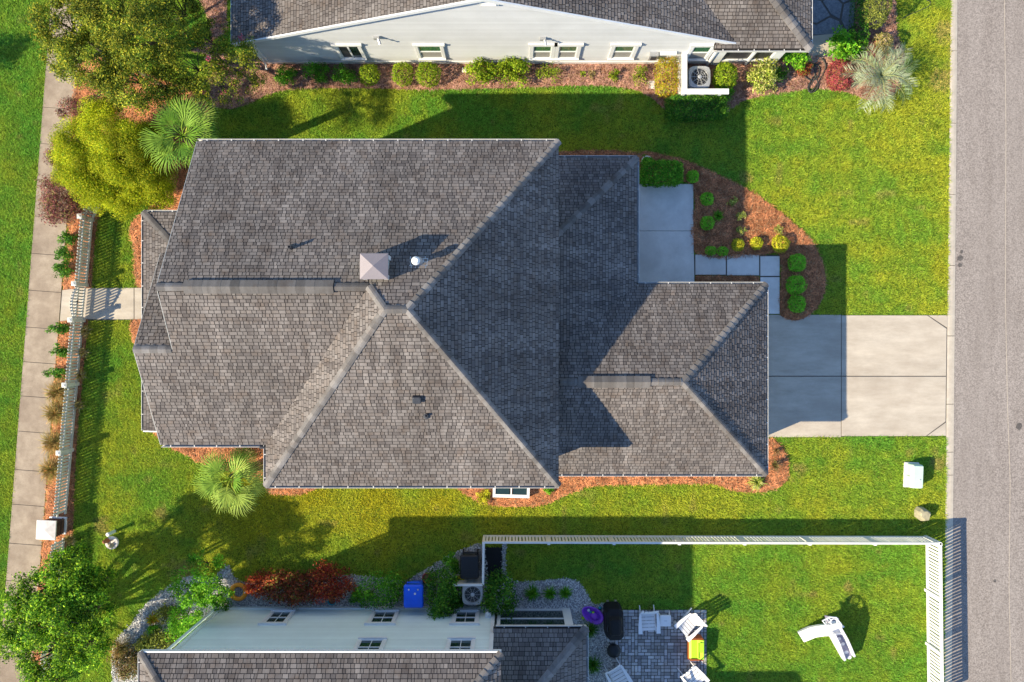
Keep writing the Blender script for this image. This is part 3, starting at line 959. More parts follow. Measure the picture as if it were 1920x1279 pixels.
PL_LN = [[U(-626, -219, 2.9), U(-464, -219, 2.9), U(-464, -57, 2.9 + lp * 162)]]
g, gm, pm = 2.95, 0.583 * S, 0.5 * S
GRZ = g + gm * 161.3
PL_GN = [[U(52, 40.5, g + gm * 137.2), U(212, -96.7, g), U(431, -96.7, g), U(269.7, 64.6, GRZ), U(52, 64.6, GRZ)]]
PL_GS = [[U(52, 225.9, g), U(431, 225.9, g), U(269.7, 64.6, GRZ), U(52, 64.6, GRZ)]]
PL_GE = [[U(431, -96.7, g), U(431, 225.9, g), U(269.7, 64.6, GRZ)]]
PL_PE = [[U(212, -311, g), U(212, -96.7, g), U(52, 40.5, g + pm * 160), U(52, -151, g + pm * 160)]]
PL_PN = [[U(212, -311, g), U(52, -151, g + pm * 160), U(52, -311, g)]]
def hid_main(p):
    X, Y = p.x / S, -p.y / S
    return (p.z < 5.2 and X < 80 and X > -505)
rf = roof(house, [PL_N, PL_S, PL_E, PL_W, PL_WS, PL_WN, PL_LW, PL_LN, PL_GN, PL_GS, PL_GE, PL_PE, PL_PN], hide=hid_main)
nrm = lambda pl: plane_frame(pl[0])[0]
caps(rf, U(-379, YS, e), U(-170.6, YM, RZ), nrm(PL_S), nrm(PL_W))
caps(rf, U(72, YS, e), U(-140, YM, RZ), nrm(PL_S), nrm(PL_E))
caps(rf, U(72, YN, e), U(-140, YM, RZ), nrm(PL_N), nrm(PL_E))
caps(rf, U(XG, YG, GZ), U(-170.6, YM, RZ), nrm(PL_N), nrm(PL_W))
caps(rf, U(-170.6, YM, RZ), U(-140, YM, RZ), nrm(PL_N), nrm(PL_S))
caps(rf, U(-484, YG, GZ), U(-448, YG, GZ), nrm(PL_N), nrm(PL_WS))
caps(rf, U(-242, YG, GZ), U(XG, YG, GZ), nrm(PL_N), nrm(PL_WS))
caps(rf, U(-540, 12, Z2), U(-486, 12, Z2), nrm(PL_WN), nrm(PL_WS))
caps(rf, U(-626, -219, 2.9), U(-520, -113, 2.9 + lp * 106), nrm(PL_LN), nrm(PL_LW), shade=0.7)
caps(rf, U(431, -96.7, g), U(269.7, 64.6, GRZ), nrm(PL_GN), nrm(PL_GE))
caps(rf, U(431, 225.9, g), U(269.7, 64.6, GRZ), nrm(PL_GS), nrm(PL_GE))
caps(rf, U(219, 64.6, GRZ), U(269.7, 64.6, GRZ), nrm(PL_GN), nrm(PL_GS))
caps(rf, U(76, 64.6, GRZ), U(104, 64.6, GRZ), nrm(PL_GN), nrm(PL_GS))
caps(rf, U(212, -311, g), U(60, -159, g + pm * 152), nrm(PL_PN), nrm(PL_PE))
ridge_vent(house, U(-447, YG, GZ), U(-243, YG, GZ), nrm(PL_N), nrm(PL_WS))
ridge_vent(house, U(104, 64.6, GRZ), U(218, 64.6, GRZ), nrm(PL_GN), nrm(PL_GS))
for p, q, o in ((U(-484, YN, e), U(72, YN, e), (0, 1, 0)), (U(-379, YS, e), U(72, YS, e), (0, -1, 0)), (U(-540, YW, e), U(-379, YW, e), (0, -1, 0)),
                (U(-379, YW, e), U(-379, YS, e), (-1, 0, 0)), (U(-626, -219, 2.9), U(-626, 152, 2.9), (-1, 0, 0)), (U(-626, -219, 2.9), U(-480, -219, 2.9), (0, 1, 0)),
                (U(212, -311, g), U(212, -97, g), (1, 0, 0)), (U(75, -311, g), U(212, -311, g), (0, 1, 0)), (U(212, -96.7, g), U(431, -96.7, g), (0, 1, 0)), (U(431, -96.7, g), U(431, 225.9, g), (1, 0, 0)), (U(70, 225.9, g), U(431, 225.9, g), (0, -1, 0))):
    gutter(house, p, q, o)
for p, q in ((U(-484, YN, e), U(-484, YG, GZ)), (U(-484, YG, GZ), U(-484, 12, Z2)), (U(-540, -135.5, e), U(-540, 12, Z2)), (U(-540, 12, Z2), U(-540, YW, e))):
    rake_board(house, p, q, (-1, 0, 0), 0.015, mat='siding_grey')
rake_board(house, U(-626, 152, 2.9), U(-530, 152, 2.9 + lp * 96), (0, -1, 0), 0.04)
wall_block('wall', house, [(-464, -288), (52, -288), (52, 203), (-359, 203), (-359, 140), (-464, 140)], 0, 5.55, 'siding_grey')
wall_block('wall', house, [(-520, -115), (-465, -115), (-465, 139), (-520, 139)], 0, 5.55, 'siding_grey')
wall_block('wall', house, [(53, -75), (411, -75), (411, 206), (53, 206)], 0, 2.85, 'siding_grey')
wall_block('wall', house, [(53, -290), (140, -290), (140, -76), (53, -76)], 0, 2.85, 'siding_grey')
mb = MB()   # gable ends
mb.poly([U(-464, -288, 5.5), U(-464, YG, GZ - 0.3), U(-464, 140, 5.5)])
mb.poly([U(-520, -115, 5.5), U(-520, 12, Z2 - 0.3), U(-520, 139, 5.5)])
mb.build('gable', 'siding_grey', house)
for (x, y) in ((-612, -205), (-612, -20), (-612, 138), (198, -297), (198, -200)):
    p = U(x, y, 0)
    mb = MB()
    mb.box((p.x, p.y, 0.1), (0.28, 0.28, 0.2)); mb.box((p.x, p.y, 1.45), (0.2, 0.2, 2.5)); mb.box((p.x, p.y, 2.74), (0.26, 0.26, 0.12))
    mb.build('column', 'white_trim', house)
# garage door, panel by panel
gd = MB(); p = U(411, 65, 0)
gd.box((p.x + 0.03, p.y, 1.15), (0.04, 4.3, 2.2))
gdo = gd.build('garage_door', 'white_trim', house)
for i in range(4):
    for j in range(8):
        mb = MB(); mb.box((p.x + 0.056, p.y - 1.88 + j * 0.537, 0.33 + i * 0.55), (0.02, 0.44, 0.42)); mb.build('door_panel', 'white_trim', gdo)
# chimney
cz = 8.72; k = 1 - cz / CAM_H
cx0, cx1, cy0, cy1 = -286.5 * k, -233.5 * k, -165 * k, -116.5 * k
mb = MB()
c = U((cx0 + cx1) / 2, (cy0 + cy1) / 2, 0); w = (cx1 - cx0) * S; d = (cy1 - cy0) * S
mb.box((c.x, c.y, 8.0), (w - 0.14, d - 0.1, 1.2))
chim = mb.build('chimney', 'siding_blue', house)
mb = MB()
for sx, sy in ((1, -1), (1, 1), (-1, -1), (-1, 1)):
    mb.box((c.x + sx * (w / 2 - 0.09), c.y + sy * (d / 2 - 0.07), 8.0), (0.12, 0.12, 1.19))
mb.build('corner_trim', 'white_trim', chim)
mb = MB()
zt = cz - 0.10
b = [Vector((c.x + sx * w / 2, c.y + sy * d / 2, zt)) for sx, sy in ((-1, -1), (1, -1), (1, 1), (-1, 1))]
ap = Vector((c.x, c.y, cz + 0.06))
for i in range(4): mb.poly([b[i], b[(i + 1) % 4], ap])
lo = [v - Vector((0, 0, 0.07)) for v in b]
for i in range(4): mb.poly([lo[i], lo[(i + 1) % 4], b[(i + 1) % 4], b[i]])
mb.poly(lo[::-1])
mb.build('chimney_cap', 'metal_taupe', chim)
def zN(Y): return e + mz * (Y - YN)
def zS(Y): return e + mz * (YS - Y)
def roof_point(px, py, f):
    z = 7.0
    for _ in range(12):
        k = 1 - z / CAM_H
        z = f((py - 639.5) * k)
    return U((px - 960) * k, (py - 639.5) * k, z)
# flue, plumbing vents and a box vent
p = roof_point(783, 492, zN)
mb = MB()
mb.lathe(p + Vector((0, 0, -0.05)), [(0.17, 0.0), (0.15, 0.1), (0.085, 0.16), (0.08, 0.42)], 18)
fl = mb.build('flue_pipe', 'metal_grey', house, smooth=True)
mb = MB(); mb.lathe(p + Vector((0, 0, 0.36)), [(0.1, 0.0), (0.12, 0.02), (0.12, 0.1), (0.07, 0.16)], 18); mb.build('flue_cap', 'white_trim', fl)
mb = MB(); mb.box(p + Vector((0.03, 0, -0.0)), (0.52, 0.42, 0.012), 0, None, Matrix.Rotation(-math.atan(0.6), 4, 'X')); mb.build('flashing', 'metal_grey', fl)
for (px_, py_, f, hh) in ((547, 465, zN, 0.34), (800, 779, zS, 0.2)):
    p = roof_point(px_, py_, f)
    mb = MB()
    mb.lathe(p + Vector((0, 0, -0.06)), [(0.12, 0.0), (0.11, 0.06), (0.055, 0.12), (0.045, hh), (0.03, hh), (0.03, hh - 0.05)], 14)
    mb.build('vent_pipe', 'metal_dark', house)
p = roof_point(782, 749, zS)
mb = MB(); mb.bbox(p + Vector((0, 0, 0.07)), (0.27, 0.24, 0.14), 0.03, 0, Matrix.Rotation(math.atan(0.6), 4, 'X')); mb.build('box_vent', 'metal_dark', house)
# downspout elbow at the inner corner of the south west gutter
p = U(-381, 160, e)
mb = MB(); mb.tube([p + Vector((-0.15, -0.07, -0.05)), p + Vector((0.02, -0.08, -0.05)), p + Vector((0.03, -0.2, -0.12)), p + Vector((0.15, -0.1, -0.6))], 0.055, 8); mb.build('downspout', 'metal_dark', house)

# ------------------------------------------------------------------ the white house to the north
nh = thing('house', 'white sided single storey house with broad gable wall along the top edge', 'house', U(-43, -700, 0))
ne, nm = 2.8, 0.417 * S
AZ = ne + nm * 433
NW = [[U(-476, -507, ne), U(-43, -507, AZ), U(-43, -950, AZ), U(-476, -950, ne)]]
NE = [[U(-43, -507, AZ), U(240, -507, AZ - nm * 283), U(240, -950, AZ - nm * 283), U(-43, -950, AZ)], [U(240, -507, AZ - nm * 283), U(380.5, -507, AZ - nm * 423.5), U(240, -647.5, AZ - nm * 283)]]
WS = [[U(390, -497.5, ne), U(509, -497.5, ne), U(359, -647.5, ne + nm * 150), U(240, -647.5, ne + nm * 150)], [U(345, -497.5, ne), U(390, -497.5, ne), U(380.5, -507, ne + nm * 9.5), U(345, -507, ne + nm * 9.5)]]
WE = [[U(509, -497.5, ne), U(509, -800, ne), U(359, -800, ne + nm * 150), U(359, -647.5, ne + nm * 150)]]
nrf = roof(nh, [NW, NE, WS, WE], tint=(1.0, 1.0, 0.99))
caps(nrf, U(509, -497.5, ne), U(400, -606.5, ne + nm * 109), nrm(WS), nrm(WE), 0.16)
for p, q, o in ((U(-476, -507, ne), U(-476, -800, ne), (-1, 0, 0)), (U(345, -497.5, ne), U(509, -497.5, ne), (0, -1, 0)), (U(509, -497.5, ne), U(509, -800, ne), (1, 0, 0))):
    gutter(nh, p, q, o, 0.55)
for p, q in ((U(-476, -507, ne), U(-43, -507, AZ)), (U(-43, -507, AZ), U(380.5, -507, AZ - nm * 423.5))):
    rake_board(nh, p, q, (0, -1, 0), 0.05)
wy = -522 * S * -1.0
def gz(xm): return AZ - 0.417 * abs(xm - (-43 * S)) - 0.12
mb = MB()
xs = [-457 * S, -43 * S, 372 * S]
pts = [(-457 * S, 0), (372 * S, 0), (372 * S, gz(372 * S)), (-43 * S, gz(-43 * S)), (-457 * S, gz(-457 * S))]
mb.rings([[Vector((x, wy, z)) for x, z in pts], [Vector((x, wy + 5.5, z)) for x, z in pts]])
nwall = mb.build('wall', 'siding_white', nh)
def xl(z): return max(-457 * S + 0.1, -43 * S - (AZ - 0.12 - z) / 0.417)
def xr(z): return min(372 * S - 0.1, -43 * S + (AZ - 0.12 - z) / 0.417)
siding(nwall, wy, -1, xl, xr, 0.28, AZ - 0.2, 'siding_white', 0.155)
mb = MB(); mb.box(((-457 + 372) / 2 * S, wy - 0.03, 0.14), (829 * S, 0.06, 0.27)); mb.build('skirt_board', 'white_trim', nh)
for xx in (-457 * S + 0.05, 372 * S - 0.05):
    mb = MB(); mb.box((xx, wy - 0.03, 1.5), (0.12, 0.09, 2.45)); mb.build('corner_board', 'white_trim', nh)
mb = MB(); mb.box((-43 * S + 0.15, wy - 0.05, 5.72), (0.62, 0.08, 0.8))
vent = mb.build('gable_vent', 'white_trim', nh)
for i in range(5):
    mb = MB(); mb.box((-43 * S + 0.15, wy - 0.1, 5.45 + i * 0.13), (0.46, 0.04, 0.06)); mb.build('slat', 'white_trim', vent)
window(nh, wy, -1, -309 * S, -271.5 * S, 0.66, 1.96, 'slide', header=True)
window(nh, wy, -1, -166.5 * S, -126 * S, 0.66, 1.96, 'hung')
window(nh, wy, -1, 38 * S, 70.5 * S, 0.66, 1.96, 'hung', trim=0.13)
window(nh, wy, -1, 83.5 * S, 116 * S, 0.66, 1.96, 'hung', trim=0.13)
window(nh, wy, -1, 182 * S, 217 * S, 0.66, 1.96, 'hung', trim=0.13)
window(nh, wy, -1, 322 * S, 354 * S, 0.55, 1.9, 'hung', trim=0.13)
# security lights, meter boxes on the white wall
for (px_, py_) in ((706, 67), (1018, 69)):
    k = 522 / (639.5 - py_); z = (1 - k) * CAM_H
    mb = MB(); mb.box(((px_ - 960) * k * S, wy - 0.08, z), (0.2, 0.09, 0.14)); mb.tube([((px_ - 957) * k * S, wy - 0.1, z), ((px_ - 954) * k * S, wy - 0.28, z - 0.08)], 0.05, 8)
    mb.build('wall_light', 'metal_grey', nh)
mb = MB(); mb.box((256 * S, wy - 0.11, 1.0), (0.32, 0.16, 0.5)); bx = mb.build('meter_box', 'metal_grey', nh)
mb = MB(); mb.box((256 * S, wy - 0.2, 1.02), (0.2, 0.03, 0.3)); mb.build('meter_cover', 'metal_dark', bx)
mb = MB(); mb.box((281 * S, wy - 0.1, 1.25), (0.6, 0.13, 0.12)); mb.build('conduit_box', 'white_trim', nh)
mb = MB(); mb.tube([(-470 * S, wy + 0.05, 2.7), (-465 * S, wy - 0.12, 2.5), (-459 * S, wy - 0.14, 2.2), (-458 * S, wy - 0.12, 0.3), (-458 * S, wy - 0.3, 0.12)], 0.05, 6); mb.build('downspout', 'white_trim', nh)
mb = MB(); mb.tube([(356 * S, wy - 0.42, 2.66), (364 * S, wy - 0.2, 2.35), (365 * S, wy - 0.1, 2.1), (365 * S, wy - 0.1, 0.1)], 0.06, 6); mb.build('downspout', 'white_trim', nh)
# screened porch in the east wing
wall_block('wall', nh, [(373, -640), (470, -640), (470, -536), (373, -536)], 0, 2.7, 'dark_screen')
porch = MB()
for xx, ww in ((378, 0.28), (437, 0.07), (482, 0.34)):
    porch.box((xx * S, wy - 0.02, 1.35), (ww, 0.16, 2.7))
porch.box((430 * S, wy - 0.02, 2.0), (104 * S, 0.07, 0.08)); porch.box((430 * S, wy - 0.02, 2.6), (104 * S, 0.12, 0.2)); porch.box((430 * S, wy - 0.02, 0.35), (104 * S, 0.09, 0.1))
porch.box((482 * S, wy + 1.2, 1.35), (0.2, 2.2, 0.1)); porch.box((482 * S, wy + 2.4, 1.35), (0.2, 0.2, 2.7))
pf = porch.build('porch_frame', 'white_trim', nh)
for a, b in ((385, 435), (439, 473)):
    for z0_, z1_ in ((0.4, 1.95), (2.05, 2.5)):
        mb = MB(); mb.box(((a + b) / 2 * S, wy + 0.01, (z0_ + z1_) / 2), ((b - a) * S, 0.012, z1_ - z0_)); mb.build('screen_panel', 'dark_screen', pf)
mb = MB(); mb.box((430 * S, wy - 0.01, 0.15), (100 * S, 0.1, 0.3)); mb.build('knee_wall', 'metal_taupe', nh)

# ------------------------------------------------------------------ the blue house to the south
sh = thing('house', 'pale blue sided two storey house with grey roof along the bottom edge', 'house', U(-300, 700, 0))
se, sm = 5.4, 0.6 * S
SX0, SX1, SY = -574.8, -16.5, 481.7
mid = (SX0 + SX1) / 2; run = (SX1 - SX0) / 2; SZ = se + sm * run
SNp = [[U(SX0, SY, se), U(SX1, SY, se), U(mid, SY + run, SZ)]]
SWp = [[U(SX0, SY, se), U(mid, SY + run, SZ), U(mid, 1250, SZ), U(SX0, 1250, se)]]
SEp = [[U(SX1, SY, se), U(mid, SY + run, SZ), U(mid, 1250, SZ), U(SX1, 1250, se)]]
le, lm = 2.8, 0.5 * S
LNp = [[U(127, 489, le), U(-32, 648, le + lm * 159), U(-32, 489, le)]]
LEp = [[U(127, 489, le), U(127, 790, le), U(-32, 790, le + lm * 159), U(-32, 648, le + lm * 159)]]
srf = roof(sh, [SNp, SWp, SEp, LNp, LEp], expo=0.15)
caps(srf, U(SX0, SY, se), U(SX0 + 90, SY + 90, se + sm * 90), nrm(SNp), nrm(SWp))
caps(srf, U(SX1, SY, se), U(SX1 - 90, SY + 90, se + sm * 90), nrm(SNp), nrm(SEp))
caps(srf, U(127, 489, le), U(20, 596, le + lm * 107), nrm(LNp), nrm(LEp), 0.15)
for p, q, o in ((U(-28, 489, le), U(127, 489, le), (0, 1, 0)), (U(127, 489, le), U(127, 790, le), (1, 0, 0)), (U(SX0, SY, se), U(SX0, 900, se), (-1, 0, 0))):
    gutter(sh, p, q, o)
mb = MB(); p = U(SX0, SY, se); q = U(SX1, SY, se)
mb.box(((p.x + q.x) / 2, p.y + 0.03, se - 0.08), (q.x - p.x, 0.05, 0.17)); mb.build('fascia', 'white_trim', sh)
# two storey block farther south, beyond the frame, whose shadow reaches the lawn
mb = MB(); a, b = U(-15, 1240, 0), U(160, 785, 0)
mb.box(((a.x + b.x) / 2, (a.y + b.y) / 2, 2.65), (b.x - a.x, b.y - a.y, 5.3)); mb.build('wall', 'siding_blue', sh)
mb = MB(); mb.rings([[U(-36, 1260, 5.3), U(179, 1260, 5.3), U(179, 769, 5.3), U(-36, 769, 5.3)], [U(-36, 1260, 5.42), U(179, 1260, 5.42), U(179, 769, 5.42), U(-36, 769, 5.42)], [U(60, 1150, 7.4), U(75, 1150, 7.4), U(75, 875, 7.4), U(60, 875, 7.4)]]); mb.build('wing_roof', 'roof_deck', sh)
sy = -500 * S
mb = MB()
a, b = -545 * S, -32 * S
mb.box(((a + b) / 2, sy - 7, 2.7), (b - a, 14, 5.4))
swall = mb.build('wall', 'siding_blue', sh)
siding(swall, sy, 1, lambda z: a + 0.1, lambda z: b - 0.1, 0.3, 5.3, 'siding_blue', 0.15)
mb = MB(); mb.box(((a + b) / 2, sy + 0.03, 0.15), (b - a, 0.06, 0.29)); mb.build('skirt_board', 'siding_blue', sh)
mb = MB(); mb.box(((a + b) / 2, sy + 0.045, 0.27), (b - a, 0.09, 0.03)); mb.build('drip_cap', 'white_trim', sh)
for xx in (a + 0.05, b - 0.05):
    mb = MB(); mb.box((xx, sy + 0.03, 2.75), (0.13, 0.1, 5.0)); mb.build('corner_board', 'siding_blue' if xx < -5 else 'white_trim', sh)
for x0_, x1_, z0_, z1_ in ((-437.6, -404, 0.62, 1.86), (-251, -212.5, 0.62, 1.86), (-102, -65, 0.62, 1.86), (-251, -213.5, 3.45, 4.75), (-102.5, -66, 3.45, 4.75)):
    window(sh, sy, 1, x0_ * S, x1_ * S, z0_, z1_, 'hung', 'glass_dark', header=True, sill=True, trim=0.11, muntins=1)
mb = MB(); mb.box((-28.5 * S - 0.3, sy + 0.1, 1.1), (0.22, 0.14, 0.2)); mb.lathe((-28.5 * S - 0.3, sy + 0.16, 1.12), [(0.02, 0), (0.09, 0.02), (0.09, 0.1), (0.03, 0.14)], 12); mb.build('wall_light', 'white_trim', sh)
mb = MB(); mb.tube([(-552 * S, sy + 0.1, 5.2), (-548 * S, sy + 0.12, 0.4), (-546 * S, sy + 0.3, 0.12)], 0.05, 6); mb.build('downspout', 'siding_blue', sh)
# screened porch under the low roof
py_ = -503 * S
wall_block('wall', sh, [(-31, 520), (95, 520), (95, 785), (-31, 785)], 0, 2.75, 'siding_blue')
mb = MB()
for xx, ww in ((-24, 0.12), (101, 0.3)):
    mb.box((xx * S, py_, 1.35), (ww, 0.12, 2.7))
mb.box((38 * S, py_, 1.05), (126 * S, 0.06, 0.06)); mb.box((38 * S, py_, 0.08), (126 * S, 0.08, 0.14)); mb.box((38 * S, py_, 2.55), (126 * S, 0.1, 0.25))
pf = mb.build('porch_frame', 'white_trim', sh)
for z0_, z1_ in ((0.16, 1.01), (1.09, 2.42)):
    mb = MB(); mb.box((38 * S, py_ - 0.005, (z0_ + z1_) / 2), (122 * S, 0.012, z1_ - z0_)); mb.build('screen_panel', 'glass_dark', pf)
# ================================================================== fences, gate and pillar
def picket_mesh(h, w, t, point, z0=0.04):
    mb = MB()
    if point:
        pr = [(-w / 2, z0), (w / 2, z0), (w / 2, h - w * 0.55), (w * 0.18, h), (-w * 0.18, h), (-w / 2, h - w * 0.55)]
    else:
        pr = [(-w / 2, z0), (w / 2, z0), (w / 2, h), (-w / 2, h)]
    mb.rings([[Vector((x, -t / 2, z)) for x, z in pr], [Vector((x, t / 2, z)) for x, z in pr]])
    me = bpy.data.meshes.new('picket')
    me.from_pydata(mb.v, [], mb.f)
    return me
def fence(root, pts, h, mat, step, pw, pt, rails, post_every=None, posts=(), point=False, side=1, post_w=0.11, post_h=None, skip_ends=0.06, pz=0.04, cap=True):
    """pts: world xy polyline. Every picket, rail and post is its own part"""
    o = offset_of(root)
    me = picket_mesh(h if point else h - 0.04, pw, pt, point, pz)
    me.materials.append(MATS[mat])
    for (a, b) in zip(pts, pts[1:]):
        a, b = Vector((a[0], a[1], 0)), Vector((b[0], b[1], 0))
        d = (b - a); L = d.length; d.normalize()
        nrm_ = Vector((-d.y, d.x, 0)) * side
        rz = math.atan2(d.y, d.x)
        n = max(1, int((L - 2 * skip_ends) / step))
        for i in range(n):
            x = skip_ends + (L - 2 * skip_ends) * (i + 0.5) / n
            ob = bpy.data.objects.new('picket', me); COL.objects.link(ob); ob.parent = root
            ob.location = a + d * x + nrm_ * (pt / 2 + 0.02 if point else 0) - o
            ob.rotation_euler = (random.uniform(-0.01, 0.01), random.uniform(-0.012, 0.012), rz)
        for (z, rh, rw) in rails:
            mb = MB(); mb.box((a + b) / 2 + Vector((0, 0, z)), (L - 0.001, rw, rh), rz); mb.build('rail', mat, root)
        if post_every:
            x = post_every
            k = max(1, round(L / post_every))
            for i in range(k + 1):
                if (i == 0 and a is not None and (a.xy - Vector(pts[0][:2])).length > 0.01): continue
                P = a + d * (L * i / k)
                mb = MB(); mb.box(P + Vector((0, 0, (post_h or h) / 2)) - nrm_ * 0.03, (post_w, post_w, (post_h or h) - 0.01), rz)
                po = mb.build('post', mat, root)
    for (px_, py_) in posts:
        mb = MB(); ph = post_h or h + 0.06
        mb.box((px_, py_, ph / 2), (post_w, post_w, ph)); mb.box((px_, py_, ph + 0.015), (post_w + 0.05, post_w + 0.05, 0.035))
        mb.rings([[Vector((px_ + sx * q, py_ + sy_ * q, zz)) for sx, sy_ in ((-1, -1), (1, -1), (1, 1), (-1, 1))] for q, zz in ((post_w / 2 + 0.02, ph + 0.03), (0.01, ph + 0.07))])
        mb.build('post', mat, root)
FH = 0.92
W = lambda x, y: tuple(G(x, y, FH).xy)
wf_rails = [(0.16, 0.13, 0.035), (0.70, 0.085, 0.035)]
r = thing('picket_fence', 'white picket fence run from the yellow tree down to the garden gate', 'fence', (*W(152, 404), 0), 0, 'picket fences along the sidewalk')
fence(r, [W(200, 322), W(152, 404)], FH, 'fence_paint', 0.118, 0.086, 0.02, wf_rails, point=True, side=-1)
fence(r, [W(152, 404), W(141, 531)], FH, 'fence_paint', 0.118, 0.086, 0.02, wf_rails, posts=[W(151, 406), W(140.5, 532), W(200, 322)], point=True, side=-1, post_w=0.13)
r = thing('picket_fence', 'white picket fence run from the garden gate down to the brick pillar', 'fence', (*W(123, 722), 0), 0, 'picket fences along the sidewalk')
fence(r, [W(133.5, 601), W(123, 722)], FH, 'fence_paint', 0.118, 0.086, 0.02, wf_rails, point=True, side=-1)
fence(r, [W(123, 722), W(112, 849)], FH, 'fence_paint', 0.118, 0.086, 0.02, wf_rails, point=True, side=-1)
fence(r, [W(112, 849), W(101, 972)], FH, 'fence_paint', 0.118, 0.086, 0.02, wf_rails, posts=[W(133.5, 600), W(122.5, 722), W(111.5, 849)], point=True, side=-1, post_w=0.13)
r = thing('picket_fence', 'white picket fence run below the brick pillar, mostly under the dark green tree', 'fence', (*W(90, 1060), 0), 0, 'picket fences along the sidewalk')
fence(r, [W(98, 1018), W(84, 1160)], FH, 'fence_paint', 0.118, 0.086, 0.02, wf_rails, point=True, side=-1)
fence(r, [W(84, 1160), W(72, 1310)], FH, 'fence_paint', 0.118, 0.086, 0.02, wf_rails, posts=[W(84, 1160)], point=True, side=-1, post_w=0.13)
# gate with an arched top across the garden walkway
a, b = Vector((*W(140.5, 534), 0)), Vector((*W(134, 598), 0))
gate = thing('garden_gate', 'white picket garden gate with curved top across the concrete walkway', 'gate', (a + b) / 2)
d = (b - a); L = d.length; d.normalize(); rz = math.atan2(d.y, d.x); nn = Vector((-d.y, d.x, 0)) * -1
for i in range(11):
    x = 0.07 + (L - 0.14) * i / 10
    hh = 0.84 + 0.26 * math.sin(math.pi * x / L)
    me = picket_mesh(hh, 0.06, 0.02, True, 0.08); me.materials.append(MATS['fence_paint'])
    ob = bpy.data.objects.new('picket', me); COL.objects.link(ob); ob.parent = gate
    ob.location = a + d * x + nn * 0.03 - gate.location; ob.rotation_euler = (0, 0, rz)
for z in (0.22, 0.66):
    mb = MB(); mb.box((a + b) / 2 + Vector((0, 0, z)), (L - 0.1, 0.035, 0.09), rz); mb.build('rail', 'fence_paint', gate)
mb = MB(); mb.tube([a + d * x + Vector((0, 0, 0.74 + 0.26 * math.sin(math.pi * x / L))) for x in np.linspace(0.04, L - 0.04, 12)], 0.035, 6); mb.build('arched_rail', 'fence_paint', gate)
mb = MB(); mb.box((a + b) / 2 - nn * 0.03 + Vector((0, 0, 0.7)), (0.12, 0.03, 0.04), rz); mb.build('latch', 'metal_dark', gate)
# brick pillar with stone cap
c = G(84, 995, 0.95)
pl = thing('brick_pillar', 'brown brick pillar with white stone cap at the sidewalk', 'pillar', (c.x, c.y, 0))
rzp = R(-3)
mb = MB(); mb.box((c.x, c.y, 0.46), (0.5, 0.5, 0.7), rzp); shaft = mb.build('shaft', 'mortar', pl)
mb = MB()
Rz = Matrix.Rotation(rzp, 4, 'Z')
for kx in range(10):
    z = 0.15 + kx * 0.069
    for s_ in range(4):
        th = s_ * math.pi / 2
        for jx in range(3):
            off = -0.19 + 0.19 * jx + (0.06 if kx % 2 else -0.02)
            v = Matrix.Rotation(th, 4, 'Z') @ Vector((0.258, off * 0.95, 0))
            v = Rz @ v
            gcol = random.choice(((0.10, 0.055, 0.04), (0.15, 0.08, 0.055), (0.07, 0.045, 0.04), (0.18, 0.10, 0.07)))
            mb.box((c.x + v.x, c.y + v.y, z + 0.03), (0.03, 0.17, 0.055), th + rzp, gcol)
tag(mb.build('bricks', 'brick', shaft, attr=True), kind='stuff')
mb = MB(); mb.bbox((c.x, c.y, 0.06), (0.66, 0.66, 0.13), 0.02, rzp); mb.build('plinth', 'white_trim', pl)
mb = MB()
q = 0.36
cor = [Rz @ Vector((sx * q, sy_ * q, 0)) for sx, sy_ in ((-1, -1), (1, -1), (1, 1), (-1, 1))]
mb.rings([[Vector((c.x + v.x, c.y + v.y, zz)) for v in cor] for zz in (0.82, 0.88)] + [[Vector((c.x + v.x * 0.06, c.y + v.y * 0.06, 0.96)) for v in cor]])
mb.build('cap', 'cap_stone', pl)
# vinyl fence round the back yard
VH = 1.12
V_ = lambda x, y: tuple(G(x, y, VH).xy)
v_rails = [(VH - 0.06, 0.115, 0.075), (0.12, 0.12, 0.05)]
cA, cB = V_(906.5, 1017.5), V_(1764.5, 1019.5)
r = thing('vinyl_fence', 'long white vinyl slatted fence run along the back yard lawn', 'fence', (*cA, 0))
fence(r, [cA, cB], VH, 'white_vinyl', 0.124, 0.082, 0.022, v_rails, post_every=2.3, side=1, post_w=0.1, post_h=VH + 0.005)
r = thing('vinyl_fence', 'white vinyl slatted fence run beside the road kerb', 'fence', (*cB, 0))
cC = V_(1764.5 + 4, 1330)
fence(r, [cB, cC], VH, 'white_vinyl', 0.124, 0.082, 0.022, v_rails, post_every=2.3, side=1, post_w=0.1, post_h=VH + 0.005, skip_ends=0.1)
r = thing('vinyl_fence', 'short white vinyl fence run beside the black trash cart', 'fence', (*cA, 0))
cD = V_(905.5, 1097)
fence(r, [cD, cA], VH, 'white_vinyl', 0.124, 0.118, 0.022, v_rails, side=1, skip_ends=0.1)
r = thing('vinyl_fence', 'short white vinyl screen between the black cart and the air conditioner', 'fence', (*cD, 0))
fence(r, [V_(850, 1097.5), cD], VH, 'white_vinyl', 0.124, 0.118, 0.022, v_rails, posts=(), side=1, skip_ends=0.1)
